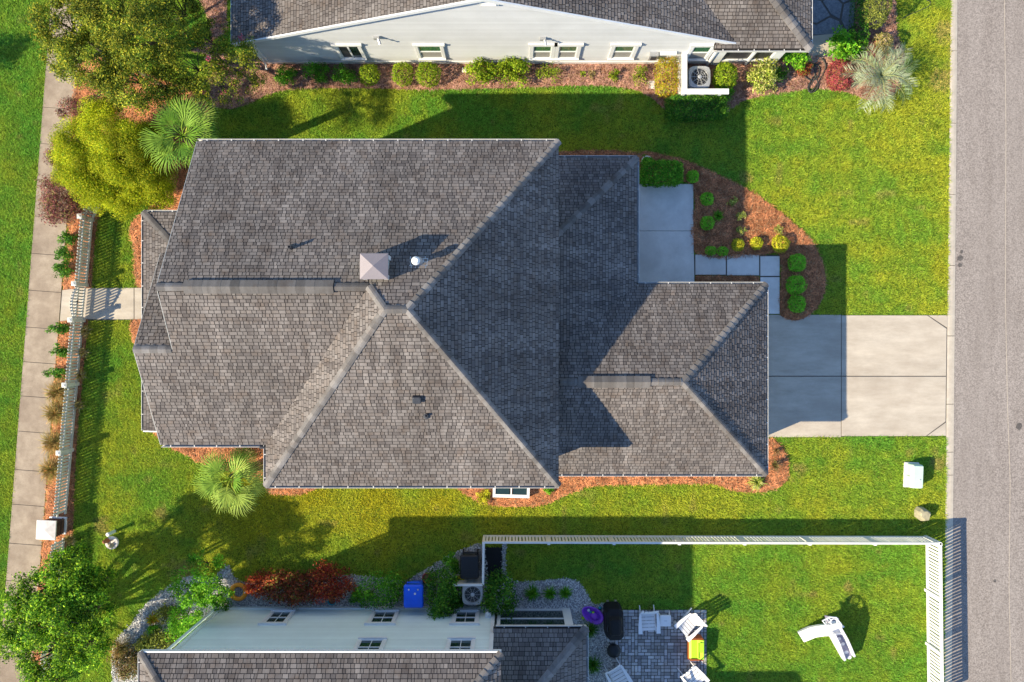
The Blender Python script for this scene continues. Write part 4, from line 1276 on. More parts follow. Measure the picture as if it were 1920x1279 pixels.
# white board screen round the north air conditioner
c1, c2, c3 = G(1283, 96, 1.15), G(1283, 172, 1.15), G(1352, 172, 1.15)
r = thing('utility_screen', 'white board screen in an L around the air conditioner', 'screen', (c2.x, c2.y, 0))
for P, Q, nm_ in ((c1, c2, 'side'), (c2, c3, 'front')):
    d = (Q - P); L = d.length; mid_ = (P + Q) / 2; rz = math.atan2(d.y, d.x)
    for i in range(7):
        mb = MB(); mb.box((mid_.x, mid_.y, 0.12 + i * 0.148), (L + 0.03, 0.05, 0.14), rz); mb.build('board', 'white_trim', r)
    mb = MB(); mb.box((mid_.x + (0.19 if nm_ == 'front' else 0), mid_.y, 1.165), (L + 0.18, 0.2, 0.05), rz); mb.build('top_rail', 'white_trim', r)
for P in (c1, c2, c3):
    mb = MB(); mb.box((P.x, P.y, 0.565), (0.12, 0.12, 1.13)); mb.build('post', 'white_trim', r)

# ================================================================== machines and bins
def air_con(px_, py_, label, rz=0.0, w=0.8):
    c = G(px_, py_, 0.85)
    t = thing('air_conditioner', label, 'air conditioner', (c.x, c.y, 0), rz)
    mb = MB(); mb.box((0, 0, 0.04), (w + 0.12, w + 0.12, 0.08)); mb.build('pad', 'concrete_pad', t, local=True)
    mb = MB(); mb.bbox((0, 0, 0.39), (w - 0.03, w - 0.03, 0.62), 0.08); mb.build('cabinet', 'metal_grey', t, local=True)
    for i in range(9):
        mb = MB(); mb.bbox((0, 0, 0.16 + i * 0.07), (w - 0.005, w - 0.005, 0.03), 0.08); mb.build('louver', 'metal_grey', t, local=True)
    mb = MB()
    n = 24; ro, ri = w * 0.5, w * 0.40
    sq = []
    for j in range(n):
        a = 2 * math.pi * j / n
        m = (abs(math.cos(a)) ** 5 + abs(math.sin(a)) ** 5) ** -0.2
        sq.append((ro * m * math.cos(a), ro * m * math.sin(a)))
    R0 = [Vector((x, y, 0.80)) for x, y in sq]; R1 = [Vector((x, y, 0.845)) for x, y in sq]
    R2 = [Vector((ri * math.cos(2 * math.pi * j / n), ri * math.sin(2 * math.pi * j / n), 0.855)) for j in range(n)]
    R3 = [Vector((p.x, p.y, 0.78)) for p in R2]
    mb.rings([R0, R1, R2, R3], False, False); mb.build('top_panel', 'metal_grey', t, local=True)
    mb = MB(); mb.lathe((0, 0, 0.74), [(ri, 0), (ri, 0.01)], 24); fan = mb.build('fan_well', 'metal_dark', t, local=True)
    for k in range(4):
        mb = MB(); mb.box((0.16 * math.cos(k * 1.5708 + 0.3), 0.16 * math.sin(k * 1.5708 + 0.3), 0.775), (0.24, 0.13, 0.008), k * 1.5708 + 0.3, None, Matrix.Rotation(0.35, 4, 'X')); mb.build('fan_blade', 'metal_dark', t, local=True)
    mb = MB()
    for k in range(10):
        a = 2 * math.pi * k / 10
        mb.tube([(0.04 * math.cos(a), 0.04 * math.sin(a), 0.866), (ri * math.cos(a), ri * math.sin(a), 0.856)], 0.007, 5)
    for rr in np.linspace(0.14, ri - 0.03, 3):
        pts = [(rr * math.cos(t_), rr * math.sin(t_), 0.862) for t_ in np.linspace(0, 2 * math.pi, 29)]
        mb.tube(pts, 0.0035, 4, caps=False)
    gr = mb.build('grille', 'metal_grey', t, local=True)
    mb = MB(); mb.lathe((0, 0, 0.85), [(0.075, 0), (0.075, 0.03), (0.03, 0.045)], 14); mb.build('hub', 'metal_grey', t, local=True)
    return t
air_con(1312, 144, 'grey air conditioner inside the white board screen of the north house')
air_con(886, 1115, 'grey air conditioner behind the white vinyl screen by the blue house', 0, 0.76)
def cart(px_, py_, label, mat, rz, w=0.6, d=0.72, h=1.05):
    c = G(px_, py_, h)
    t = thing('trash_cart', label, 'trash cart', (c.x, c.y, 0), rz)
    mb = MB()
    def ring(a, b, z, q=0.05): return [Vector(p) for p in ((-a + q, -b, z), (a - q, -b, z), (a, -b + q, z), (a, b - q, z), (a - q, b, z), (-a + q, b, z), (-a, b - q, z), (-a, -b + q, z))]
    mb.rings([ring(w * 0.38, d * 0.36, 0.06), ring(w * 0.47, d * 0.45, h - 0.12), ring(w * 0.5, d * 0.48, h - 0.1)]); mb.build('body', mat, t, local=True)
    mb = MB(); mb.rings([ring(w * 0.52, d * 0.5, h - 0.095), ring(w * 0.52, d * 0.5, h - 0.05), ring(w * 0.46, d * 0.44, h - 0.005), ring(w * 0.40, d * 0.38, h)]); lid = mb.build('lid', mat, t, local=True)
    mb = MB(); mb.box((0, -d * 0.12, h + 0.006), (w * 0.7, 0.035, 0.012)); mb.box((0, -d * 0.33, h - 0.002), (w * 0.62, 0.05, 0.02)); mb.build('lid_rib', mat, lid, local=True)
    mb = MB(); mb.tube([(-w * 0.34, d * 0.5, h - 0.1), (-w * 0.34, d * 0.6, h - 0.07), (w * 0.34, d * 0.6, h - 0.07), (w * 0.34, d * 0.5, h - 0.1)], 0.02, 6); mb.build('handle', mat, t, local=True)
    for s_ in (-1, 1):
        mb = MB(); mb.rings([[Vector((s_ * (w * 0.42) + dx, d * 0.36 + 0.12 * math.cos(a), 0.12 + 0.12 * math.sin(a))) for a in np.linspace(0, 2 * math.pi, 16, endpoint=False)] for dx in (-0.03, 0.03)]); mb.build('wheel', 'black_plastic', t, local=True)
    return t
bc = cart(775, 1119, 'bright blue plastic recycling cart against the blue house wall', 'blue_plastic', 0.0, 0.70, 0.86)
mb = MB(); mb.lathe((0.06, 0.11, 1.052), [(0.04, 0), (0.04, 0.004)], 12); mb.build('emblem', 'white_plastic', bc, local=True)
for sx in (-1, 1):
    mb = MB(); mb.lathe((sx * 0.17, 0.26, 1.04), [(0.035, 0), (0.03, 0.02)], 10); mb.build('hinge_cap', 'white_plastic' if sx < 0 else 'metal_grey', bc, local=True)
cart(880, 1064, 'black plastic trash cart inside the corner of the white vinyl fence', 'black_plastic', 0.0, 0.66, 0.9)

# transformer cabinet and beige cover on the verge
c = G(1720, 894, 0.5)
t = thing('utility_box', 'pale green metal utility cabinet on the lawn near the road', 'utility box', (c.x, c.y, 0), R(-2))
mb = MB(); mb.bbox((-0.01, 0, 0.05), (0.56, 0.96, 0.1), 0.02); mb.build('pad', 'concrete_pad', t, local=True)
mb = MB()
prof = [(-0.22, 0.10), (0.22, 0.10), (0.22, 0.47), (0.19, 0.52), (-0.15, 0.52), (-0.22, 0.40)]
mb.rings([[Vector((x * sc, y, 0.1 + (z - 0.1) * sc)) for x, z in prof] for y, sc in ((-0.44, 0.92), (-0.40, 1.0), (0.40, 1.0), (0.44, 0.92))]); body = mb.build('cabinet', 'mint_metal', t, local=True)
mb = MB(); mb.bbox((0.02, 0, 0.535), (0.36, 0.82, 0.03), 0.012); mb.build('lid', 'mint_metal', body, local=True)
mb = MB(); mb.lathe((0.09, -0.1, 0.55), [(0.025, 0), (0.025, 0.012)], 10); mb.build('lock', 'metal_grey', body, local=True)
mb = MB(); mb.box((-0.225, 0, 0.27), (0.012, 0.012, 0.3)); mb.build('door_seam', 'metal_dark', body, local=True)
c = G(1735.5, 966, 0.35)
t = thing('utility_cover', 'small beige angular rock shaped cover beside the kerb', 'utility cover', (c.x, c.y, 0), R(-10))
mb = MB(); rr = []
for z, q in ((0, 1.08), (0.12, 1.04), (0.34, 0.86), (0.42, 0.62)):
    rr.append([Vector((q * x * random.uniform(0.93, 1.05), q * y * random.uniform(0.93, 1.05), z + (0.03 * x if z > 0.3 else 0))) for x, y in ((-0.28, 0.1), (-0.25, -0.14), (-0.02, -0.26), (0.2, -0.2), (0.24, 0.12), (0.02, 0.24), (-0.2, 0.22))])
mb.rings([[v for v in reversed(q)] for q in rr][::-1]); mb.build('shell', 'beige_stone', t, local=True)

# glazed white cold frame against the south side of the house
p0, p1 = G(924, 905, 0.45), G(993, 933, 0.3)
t = thing('cold_frame', 'white framed glazed box with two panes beside the south wall', 'cold frame', ((p0.x + p1.x) / 2, (p0.y + p1.y) / 2, 0), R(-1.5))
w, d = p1.x - p0.x, p0.y - p1.y
mb = MB()
mb.box((0, -d / 2 + 0.06, 0.17), (w, 0.12, 0.34)); mb.box((0, d / 2 - 0.03, 0.24), (w, 0.06, 0.48))
for sx in (-1, 1): mb.box((sx * (w / 2 - 0.05), 0.03, 0.19), (0.1, d - 0.2, 0.38))
mb.box((0, 0.03, 0.36), (0.05, d - 0.2, 0.05)); mb.build('frame', 'white_trim', t, local=True)
for sx in (-1, 1):
    mb = MB(); mb.box((sx * w / 4, 0.03, 0.34), (w / 2 - 0.13, d - 0.2, 0.012)); mb.build('pane', 'glass_dark', t, local=True)

# ================================================================== the play slide
c = G(1560, 1200, 0)
t = thing('play_slide', 'white plastic toddler slide with climbing ramp on the back yard lawn', 'play slide', (c.x, c.y, 0))
mb = MB()
ch = [(G(1576, 1176, 0.72), 0.72), (G(1556, 1180, 0.72), 0.72), (G(1540, 1181, 0.5), 0.5), (G(1522, 1184, 0.22), 0.22), (G(1510, 1189, 0.12), 0.12), (G(1501, 1194, 0.1), 0.1)]
for i in range(len(ch) - 1):
    pass
ring_ = []
for i, (p, z) in enumerate(ch):
    a = ch[max(0, i - 1)][0]; b = ch[min(len(ch) - 1, i + 1)][0]
    d = (b - a).normalized(); s_ = Vector((-d.y, d.x, 0)).normalized()
    hw = 0.19
    wall = 0.12 if i < 5 else 0.06
    prof = [(-hw - 0.03, wall), (-hw, wall), (-hw + 0.03, 0.02), (hw - 0.03, 0.02), (hw, wall), (hw + 0.03, wall), (hw + 0.03, -0.04), (-hw - 0.03, -0.04)]
    ring_.append([Vector((p.x, p.y, z)) + s_ * x + Vector((0, 0, zz)) for x, zz in prof])
mb.rings(ring_); mb.build('chute', 'white_plastic', t)
# ramp: two side panels and a holed climbing wall falling to the south east
tl, tr = G(1563, 1188, 0.95), G(1577, 1180, 0.95)
bl, br = G(1584, 1238, 0.25), G(1602, 1231, 0.25)
for (a, b, q) in ((tl, bl, -1), (tr, br, 1)):
    mb = MB()
    d = (b - a); d.z = 0; d.normalize(); s_ = Vector((-d.y, d.x, 0)) * 0.04
    outl = [Vector((a.x, a.y, 0.02)), Vector((a.x, a.y, 1.02)), Vector(((a.x * 2 + b.x) / 3, (a.y * 2 + b.y) / 3, 0.92)), Vector(((a.x + 2 * b.x) / 3, (a.y + 2 * b.y) / 3, 0.62)), Vector((b.x, b.y, 0.30)), Vector((b.x, b.y, 0.02))]
    mb.rings([[v - s_ for v in outl], [v + s_ for v in outl]]); mb.build('side_panel', 'white_plastic', t)
u_ = ((bl + br) / 2 - (tl + tr) / 2)
a0, a1 = (tl + tr) / 2, (bl + br) / 2
mb = MB()
wd = (tr - tl); wd.z = 0; wd.normalize(); hw = 0.15
def ramp_pt(s_, x): return Vector((*(a0.xy + (a1.xy - a0.xy) * s_), 0.70 - 0.52 * s_)) + wd * x
mb.poly([ramp_pt(0, -hw), ramp_pt(1, -hw), ramp_pt(1, hw), ramp_pt(0, hw)]); mb.poly([ramp_pt(0, hw) - Vector((0, 0, 0.03)), ramp_pt(1, hw) - Vector((0, 0, 0.03)), ramp_pt(1, -hw) - Vector((0, 0, 0.03)), ramp_pt(0, -hw) - Vector((0, 0, 0.03))])
rampo = mb.build('climbing_wall', 'lavender_plastic', t)
for k_, (s_, x) in enumerate(((0.1, 0.02), (0.32, -0.02), (0.52, 0.02), (0.8, 0.0), (1.0, 0.02))):
    mb = MB(); p = ramp_pt(s_, x); mb.lathe(p, [(0.07, -0.01), (0.085, 0.012), (0.07, 0.028)], 14, sx=1.0, sy=0.8); mb.build('foothold', 'white_plastic', rampo)
# deck with hand rails
mb = MB(); p = G(1566, 1177, 0.72)
mb.bbox((p.x, p.y, 0.69), (0.5, 0.44, 0.08), 0.05, R(-8)); mb.build('deck', 'white_plastic', t)
mb = MB()
for (qx, qy) in ((1578, 1180),):
    q = G(qx, qy, 0.9); mb.tube([(q.x, q.y, 0), (q.x, q.y, 0.95)], 0.03, 8)
A, B, C_ = (G(x, y, 0.95) for x, y in ((1542, 1164), (1556, 1157), (1578, 1172)))
mb.tube([G(1553, 1176, 0.9), A, B, G(1568, 1158, 0.95), C_, G(1578, 1184, 0.95)], 0.028, 8)
for f_ in (0.3, 0.6, 0.9):
    P = A.lerp(B, f_); mb.tube([P, P + Vector((0.16, -0.2, -0.22))], 0.022, 6)
mb.build('hand_rail', 'white_plastic', t)
mb = MB(); p = G(1562, 1165, 0.85)
pts = [(p.x + 0.12 * math.cos(a), p.y + 0.12 * math.sin(a), 0.93) for a in np.linspace(0, 2 * math.pi, 21)]
mb.tube(pts, 0.02, 6); mb.build('basketball_hoop', 'white_plastic', t)
mb = MB(); q = [G(1551, 1158, .86), G(1577, 1163, .86), G(1577, 1176, .86), G(1556, 1176, .86)]
mb.rings([[Vector((v.x, v.y, 0.60)) for v in q][::-1], [Vector((v.x, v.y, 0.64)) for v in q][::-1]]); mb.build('tray', 'lavender_plastic', t)
# back panel with round windows that gives the big holed shadow
mb = MB(); a, b = G(1556, 1162, 0.45), G(1578, 1172, 0.45)
mb.box(((a.x + b.x) / 2, (a.y + b.y) / 2, 0.36), ((b - a).length, 0.06, 0.66), math.atan2(b.y - a.y, b.x - a.x)); mb.build('back_panel', 'white_plastic', t)

# ================================================================== patio furniture
def adirondack(px_, py_, rz, label, pillow=False):
    c = G(px_, py_, 0.4)
    t = thing('adirondack_chair', label, 'chair', (c.x, c.y, 0), rz, 'white chairs on the paver patio')
    # back towards +Y, seat falls to the back
    for i in range(5):
        y = -0.30 + i * 0.12; z = 0.38 - i * 0.03
        mb = MB(); mb.box((0, y, z), (0.50, 0.105, 0.025), 0, None, Matrix.Rotation(-0.24, 4, 'X')); mb.build('seat_slat', 'white_plastic', t, local=True)
    for i, x in enumerate(np.linspace(-0.22, 0.22, 5)):
        top = 0.92 - 1.3 * x * x
        mb = MB()
        sc = 1.25
        a, b = Vector((x, 0.20, 0.26)), Vector((x * sc, 0.52, top))
        w0, w1 = 0.048, 0.058
        n_ = Vector((0, 0.9, -0.44)) * 0.02
        mb.rings([[a + Vector((-w0, 0, 0)), a + Vector((w0, 0, 0)), b + Vector((w1, 0, 0)), b + Vector((0, 0.01, 0.03)), b + Vector((-w1, 0, 0))], [a + Vector((-w0, 0, 0)) + n_, a + Vector((w0, 0, 0)) + n_, b + Vector((w1, 0, 0)) + n_, b + Vector((0, 0.01, 0.03)) + n_, b + Vector((-w1, 0, 0)) + n_]])
        mb.build('back_slat', 'white_plastic', t, local=True)
    for s_ in (-1, 1):
        mb = MB()
        o_ = [(s_ * 0.26, -0.42), (s_ * 0.42, -0.42), (s_ * 0.41, -0.1), (s_ * 0.36, 0.36), (s_ * 0.29, 0.36), (s_ * 0.28, -0.1)]
        mb.prism(o_ if s_ > 0 else o_[::-1], 0.54, 0.565); mb.build('arm', 'white_plastic', t, local=True)
        mb = MB(); mb.box((s_ * 0.31, -0.34, 0.27), (0.035, 0.11, 0.54)); mb.build('leg', 'white_plastic', t, local=True)
        mb = MB(); mb.rings([[Vector((s_ * 0.27 + dx, -0.38, 0.30)), Vector((s_ * 0.27 + dx, -0.38, 0.40)), Vector((s_ * 0.27 + dx, 0.5, 0.10)), Vector((s_ * 0.27 + dx, 0.5, 0.0))] for dx in (-0.015, 0.015)]); mb.build('leg', 'white_plastic', t, local=True)
    mb = MB(); mb.box((0, 0.36, 0.56), (0.66, 0.03, 0.06)); mb.build('back_rail', 'white_plastic', t, local=True)
    return t
adirondack(1216, 1165, R(2), 'white plastic chair left of the small white side table')
adirondack(1291, 1172, R(-48), 'white plastic chair touching the lime green bench')
adirondack(1158, 1268, R(30), 'white plastic chair below the black fire bowl at the bottom edge')
adirondack(1300, 1270, R(40), 'white plastic chair below the lime green bench at the bottom edge')
c = G(1247.5, 1164, 0.42)
t = thing('side_table', 'small square white plastic side table between two chairs', 'table', (c.x, c.y, 0))
mb = MB(); mb.bbox((0, 0, 0.42), (0.43, 0.43, 0.04), 0.02); top = mb.build('table_top', 'white_plastic', t, local=True)
mb = MB(); mb.box((0, 0.0, 0.441), (0.13, 0.018, 0.003)); mb.build('slot', 'metal_grey', top, local=True)
for sx in (-1, 1):
    for sy_ in (-1, 1):
        mb = MB(); mb.tube([(sx * 0.17, sy_ * 0.17, 0.4), (sx * 0.23, sy_ * 0.23, 0)], 0.022, 6); mb.build('leg', 'white_plastic', t, local=True)
c = G(1306, 1217, 0.4)
t = thing('toddler_bench', 'lime green plastic toddler bench with orange brown ends', 'bench', (c.x, c.y, 0), R(0))
mb = MB(); mb.rings([[Vector((x, y, z)) for x, z in ((-0.27, 0.36), (-0.20, 0.42), (0.02, 0.42), (0.06, 0.46), (0.24, 0.52), (0.27, 0.50), (0.27, 0.2), (-0.27, 0.2))] for y in (0.36, -0.36)]); seat = mb.build('seat', 'lime_plastic', t, local=True)
mb = MB(); mb.box((0.05, -0.05, 0.49), (0.03, 0.58, 0.03)); mb.box((0.16, 0.1, 0.53), (0.16, 0.36, 0.03)); mb.build('backrest', 'lime_plastic', t, local=True)
for sy_ in (-1, 1):
    mb = MB(); mb.bbox((0, sy_ * 0.39, 0.24), (0.5, 0.07, 0.48), 0.02); mb.build('end_panel', 'orange_wood', t, local=True)
mb = MB(); mb.box((-0.285, 0, 0.2), (0.03, 0.84, 0.3)); mb.build('front_panel', 'orange_wood', t, local=True)
# covered grill and fire bowl
c = G(1153, 1172, 0.9)
t = thing('covered_grill', 'barbecue grill under a black cover at the patio corner', 'grill', (c.x, c.y, 0), R(2))
mb = MB()
def oc(w_, y0_, y1_, q, z): return [Vector(p) for p in ((-w_ + q, y0_, z), (w_ - q, y0_, z), (w_, y0_ + q, z), (w_, y1_ - q, z), (w_ - q, y1_, z), (-w_ + q, y1_, z), (-w_, y1_ - q, z), (-w_, y0_ + q, z))]
mb.rings([oc(0.33, -0.60, 0.60, 0.12, 0.03), oc(0.34, -0.60, 0.60, 0.13, 0.5), oc(0.33, -0.58, 0.58, 0.14, 0.88), oc(0.25, -0.38, 0.36, 0.08, 0.95), oc(0.20, -0.30, 0.28, 0.07, 1.14), oc(0.12, -0.24, 0.22, 0.05, 1.17)])
mb.build('cover', 'black_cloth', t, local=True)
for sx in (-1, 1):
    mb = MB(); mb.tube([(sx * 0.24, -0.25, 0.93), (sx * 0.29, -0.18, 0.97), (sx * 0.29, -0.05, 0.97), (sx * 0.24, 0.02, 0.93)], 0.02, 6); mb.build('cover_handle', 'metal_dark', t, local=True)
    mb = MB(); mb.tube([(sx * 0.15, 0.58, 0.03), (sx * 0.15, 0.66, 0.03)], 0.05, 8); mb.build('caster', 'beige_stone', t, local=True)
c = G(1151, 1221, 0.4)
t = thing('fire_bowl', 'round black covered fire bowl just below the grill', 'fire bowl', (c.x, c.y, 0))
mb = MB(); mb.lathe((0, 0, 0.12), [(0.12, 0), (0.22, 0.08), (0.265, 0.24), (0.25, 0.29)], 26); mb.build('bowl', 'metal_dark', t, local=True, smooth=True)
mb = MB(); mb.lathe((0, 0, 0.405), [(0.262, 0), (0.25, 0.03), (0.15, 0.075), (0.03, 0.09)], 26); mb.build('lid', 'black_plastic', t, local=True, smooth=True)
for k_ in range(3):
    a = k_ * 2.094; mb = MB(); mb.tube([(0.16 * math.cos(a), 0.16 * math.sin(a), 0.2), (0.24 * math.cos(a), 0.24 * math.sin(a), 0)], 0.018, 6); mb.build('leg', 'metal_dark', t, local=True)
# purple tub with toys
c = G(1111, 1153, 0.2)
t = thing('baby_tub', 'oval purple plastic baby tub holding toys on the gravel', 'tub', (c.x, c.y, 0), R(-32))
mb = MB()
def ov(a_, b_, z): return [Vector((a_ * math.cos(q) , b_ * math.sin(q) * (1 + 0.12 * math.cos(q)), z)) for q in np.linspace(0, 2 * math.pi, 28, endpoint=False)]
mb.rings([ov(0.34, 0.20, 0.02), ov(0.42, 0.26, 0.2), ov(0.455, 0.295, 0.21), ov(0.46, 0.30, 0.225), ov(0.41, 0.25, 0.22), ov(0.35, 0.20, 0.07)]); tub = mb.build('shell', 'purple_plastic', t, local=True, smooth=True)
mb = MB(); mb.lathe((0.12, -0.02, 0.06), [(0.14, 0), (0.12, 0.08), (0.05, 0.12)], 18, sx=1.3); mb.build('bath_seat', 'purple_plastic', tub, local=True, smooth=True)
for lab, dx, dy, r_, m_ in (('small green toy ball in the purple tub', 0.0, 0.07, 0.055, 'lime_plastic'), ('small teal toy ball in the purple tub', -0.1, 0.02, 0.05, 'teal_plastic'), ('small white toy cup in the purple tub', -0.2, 0.05, 0.06, 'white_plastic'), ('teal toy lying beside the purple tub', 0.14, 0.33, 0.07, 'teal_plastic'), ('small green toy on the gravel below the purple tub', -0.2, -0.33, 0.06, 'lime_plastic')):
    v = Matrix.Rotation(R(-32), 4, 'Z') @ Vector((dx, dy, 0))
    mb = MB(); mb.lathe((c.x + v.x, c.y + v.y, 0.10 if abs(dy) < 0.3 else 0.045), [(r_ * 0.5, -r_ * 0.75), (r_, -r_ * 0.1), (r_ * 0.85, r_ * 0.5), (r_ * 0.35, r_ * 0.95)], 12)
    tag(mb.build('toy', m_, smooth=True), lab, 'toy')
# orange ring, terracotta pot, teal pot, water tap and ornament
c = G(447, 1110, 0.15)
mb = MB(); mb.tube([(c.x + 0.27 * math.cos(a), c.y + 0.27 * math.sin(a), 0.14) for a in np.linspace(0, 2 * math.pi, 29)], 0.085, 10, caps=False)
t = thing('swim_ring', 'orange plastic ring on the gravel beside the red shrubs', 'ring', (c.x, c.y, 0)); mb.build('ring', 'orange_plastic', t, smooth=True)
mb = MB(); mb.lathe((c.x + 0.27, c.y, 0.2), [(0.03, 0), (0.03, 0.04)], 8); mb.build('valve', 'white_plastic', t)
def pot(px_, py_, r_, h, label, mat, name='flower_pot'):
    c = G(px_, py_, h)
    t = thing(name, label, 'flower pot', (c.x, c.y, 0))
    mb = MB(); mb.lathe((0, 0, 0.03), [(r_ * 0.7, 0), (r_ * 0.95, h - 0.08), (r_ * 1.05, h - 0.08), (r_ * 1.05, h - 0.03), (r_ * 0.88, h - 0.03), (r_ * 0.85, h - 0.09)], 20); mb.build('rim', mat, t, local=True, smooth=False)
    mb = MB(); mb.lathe((0, 0, h - 0.06), [(r_ * 0.86, 0), (r_ * 0.3, 0.01)], 16); mb.build('soil', 'mulch_soil', t, local=True)
    return t
pot(801, 1084, 0.19, 0.3, 'terracotta flower pot at the gravel edge above the blue cart', 'terracotta')
pot(622, 1127, 0.16, 0.22, 'teal flower pot on the gravel below the red shrubs', 'teal_plastic')
pot(1213, 302, 0.2, 0.3, 'pale square rimmed pot with a plant beside the front porch roof', 'cap_stone')
c = G(209, 1018, 0.15)
t = thing('garden_ornament', 'round pale stone garden ornament with brown figure near the dark green tree', 'ornament', (c.x, c.y, 0))
mb = MB(); mb.lathe((0, 0, 0.0), [(0.22, 0), (0.25, 0.1), (0.24, 0.17), (0.15, 0.17), (0.13, 0.1)], 20); mb.build('stone_ring', 'cap_stone', t, local=True)
mb = MB(); mb.lathe((-0.15, 0.1, 0.1), [(0.09, 0), (0.1, 0.12), (0.06, 0.24), (0.075, 0.3), (0.03, 0.38)], 12); mb.build('figure', 'copper', t, local=True, smooth=True)
mb = MB(); mb.lathe((0.0, -0.1, 0.1), [(0.08, 0), (0.1, 0.1), (0.03, 0.2)], 12); mb.build('bowl', 'beige_stone', t, local=True, smooth=True)
c = G(202, 1002.5, 0.55)
t = thing('standpipe', 'short pale blue standpipe with white cap near the dark green tree', 'pipe', (c.x, c.y, 0))
mb = MB(); mb.tube([(0, 0, 0), (0, 0, 0.53)], 0.06, 12); mb.build('pipe', 'siding_blue', t, local=True)
mb = MB(); mb.lathe((0, 0, 0.52), [(0.07, 0), (0.08, 0.03), (0.05, 0.06)], 14); mb.build('cap', 'white_plastic', t, local=True)
# garden hose in loops, and a loose cable on the lawn
def cable(name, label, cat, pts, r_, mat, z=0.05, n=8):
    P = [np.array(p, float) for p in pts]
    out = []
    for i in range(len(P) - 1):
        p0, p1, p2, p3 = P[max(i - 1, 0)], P[i], P[i + 1], P[min(i + 2, len(P) - 1)]
        for t_ in np.arange(n) / n:
            q = 0.5 * (2 * p1 + (p2 - p0) * t_ + (2 * p0 - 5 * p1 + 4 * p2 - p3) * t_ ** 2 + (3 * p1 - p0 - 3 * p2 + p3) * t_ ** 3)
            out.append((*G(*q).xy, z + 0.02 * math.sin(len(out) * 0.37)))
    mb = MB(); mb.tube(out, r_, 6)
    return tag(mb.build(name, mat, smooth=True), label, cat)
cable('garden_hose', 'dark coiled garden hose lying on the bed by the red shrub', 'hose', [(1540, 112), (1546, 128), (1536, 150), (1520, 172), (1513, 166), (1520, 150), (1527, 140), (1524, 122), (1510, 132), (1507, 145), (1520, 152), (1530, 148), (1535, 130), (1528, 123), (1526, 140), (1532, 158), (1528, 170), (1519, 175), (1514, 170), (1522, 155), (1530, 143)], 0.024, 'hose_rubber', 0.10)
cable('loose_cable', 'thin dark cable curling over the grass near the clipped round bush', 'cable', [(1690, 36), (1705, 28), (1720, 22), (1738, 14), (1744, 6), (1736, 2), (1740, 0)], 0.012, 'hose_rubber', 0.06)
# ================================================================== vegetation
PAL = {
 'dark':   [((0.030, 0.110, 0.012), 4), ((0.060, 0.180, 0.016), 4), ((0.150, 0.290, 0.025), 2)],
 'green':  [((0.050, 0.190, 0.012), 4), ((0.095, 0.290, 0.018), 4), ((0.200, 0.400, 0.030), 2)],
 'bright': [((0.060, 0.200, 0.010), 3), ((0.120, 0.320, 0.015), 4), ((0.230, 0.420, 0.030), 2)],
 'ygreen': [((0.170, 0.260, 0.012), 3), ((0.270, 0.340, 0.020), 4), ((0.100, 0.190, 0.012), 3)],
 'yellow': [((0.420, 0.400, 0.020), 3), ((0.520, 0.480, 0.040), 3), ((0.240, 0.300, 0.015), 2)],
 'amber':  [((0.330, 0.270, 0.020), 3), ((0.400, 0.200, 0.030), 3), ((0.200, 0.260, 0.015), 3), ((0.380, 0.380, 0.030), 2)],
 'vivid':  [((0.110, 0.400, 0.020), 3), ((0.180, 0.520, 0.030), 4), ((0.300, 0.560, 0.050), 2)],
 'olive':  [((0.130, 0.160, 0.030), 4), ((0.220, 0.240, 0.040), 3), ((0.310, 0.330, 0.060), 2), ((0.070, 0.090, 0.020), 3)],
 'myrtle': [((0.085, 0.140, 0.014), 4), ((0.190, 0.220, 0.020), 4), ((0.330, 0.310, 0.028), 3), ((0.040, 0.070, 0.012), 2)],
 'cypress':[((0.380, 0.400, 0.012), 4), ((0.250, 0.320, 0.010), 4), ((0.480, 0.450, 0.025), 2), ((0.120, 0.220, 0.012), 2)],
 'oak':    [((0.055, 0.150, 0.010), 4), ((0.130, 0.270, 0.014), 4), ((0.300, 0.440, 0.024), 3), ((0.025, 0.070, 0.008), 2)],
 'burgundy':[((0.200, 0.060, 0.065), 4), ((0.320, 0.125, 0.105), 4), ((0.080, 0.038, 0.040), 3), ((0.220, 0.200, 0.065), 3)],
 'red':    [((0.360, 0.045, 0.022), 4), ((0.220, 0.032, 0.020), 4), ((0.140, 0.040, 0.025), 3), ((0.520, 0.160, 0.040), 2)],
 'darkred':[((0.230, 0.055, 0.028), 4), ((0.150, 0.045, 0.025), 4), ((0.150, 0.150, 0.028), 3), ((0.420, 0.100, 0.035), 2)],
 'rose':   [((0.360, 0.070, 0.080), 4), ((0.230, 0.045, 0.055), 3), ((0.300, 0.130, 0.050), 2)],
 'pale':   [((0.360, 0.400, 0.070), 4), ((0.480, 0.480, 0.160), 3), ((0.180, 0.260, 0.030), 3)],
 'tan':    [((0.330, 0.260, 0.100), 4), ((0.240, 0.230, 0.060), 4), ((0.420, 0.330, 0.200), 2)],
 'straw':  [((0.300, 0.200, 0.070), 4), ((0.380, 0.280, 0.110), 3), ((0.170, 0.160, 0.035), 3), ((0.480, 0.250, 0.080), 1)],
 'brown':  [((0.180, 0.120, 0.055), 4), ((0.240, 0.170, 0.080), 3), ((0.110, 0.130, 0.030), 3)],
 'pinks':  [((0.550, 0.100, 0.150), 3), ((0.620, 0.220, 0.260), 2)],
}
def pick(pal, n):
    p = PAL[pal]
    c = np.array([q[0] for q in p]); w = np.array([q[1] for q in p], float)
    return np.clip(c[rng.choice(len(p), n, p=w / w.sum())] * rng.uniform(1.0, 1.6, (n, 1)), 0, 0.7)
def unit(v): return v / np.maximum(np.linalg.norm(v, axis=1, keepdims=True), 1e-9)
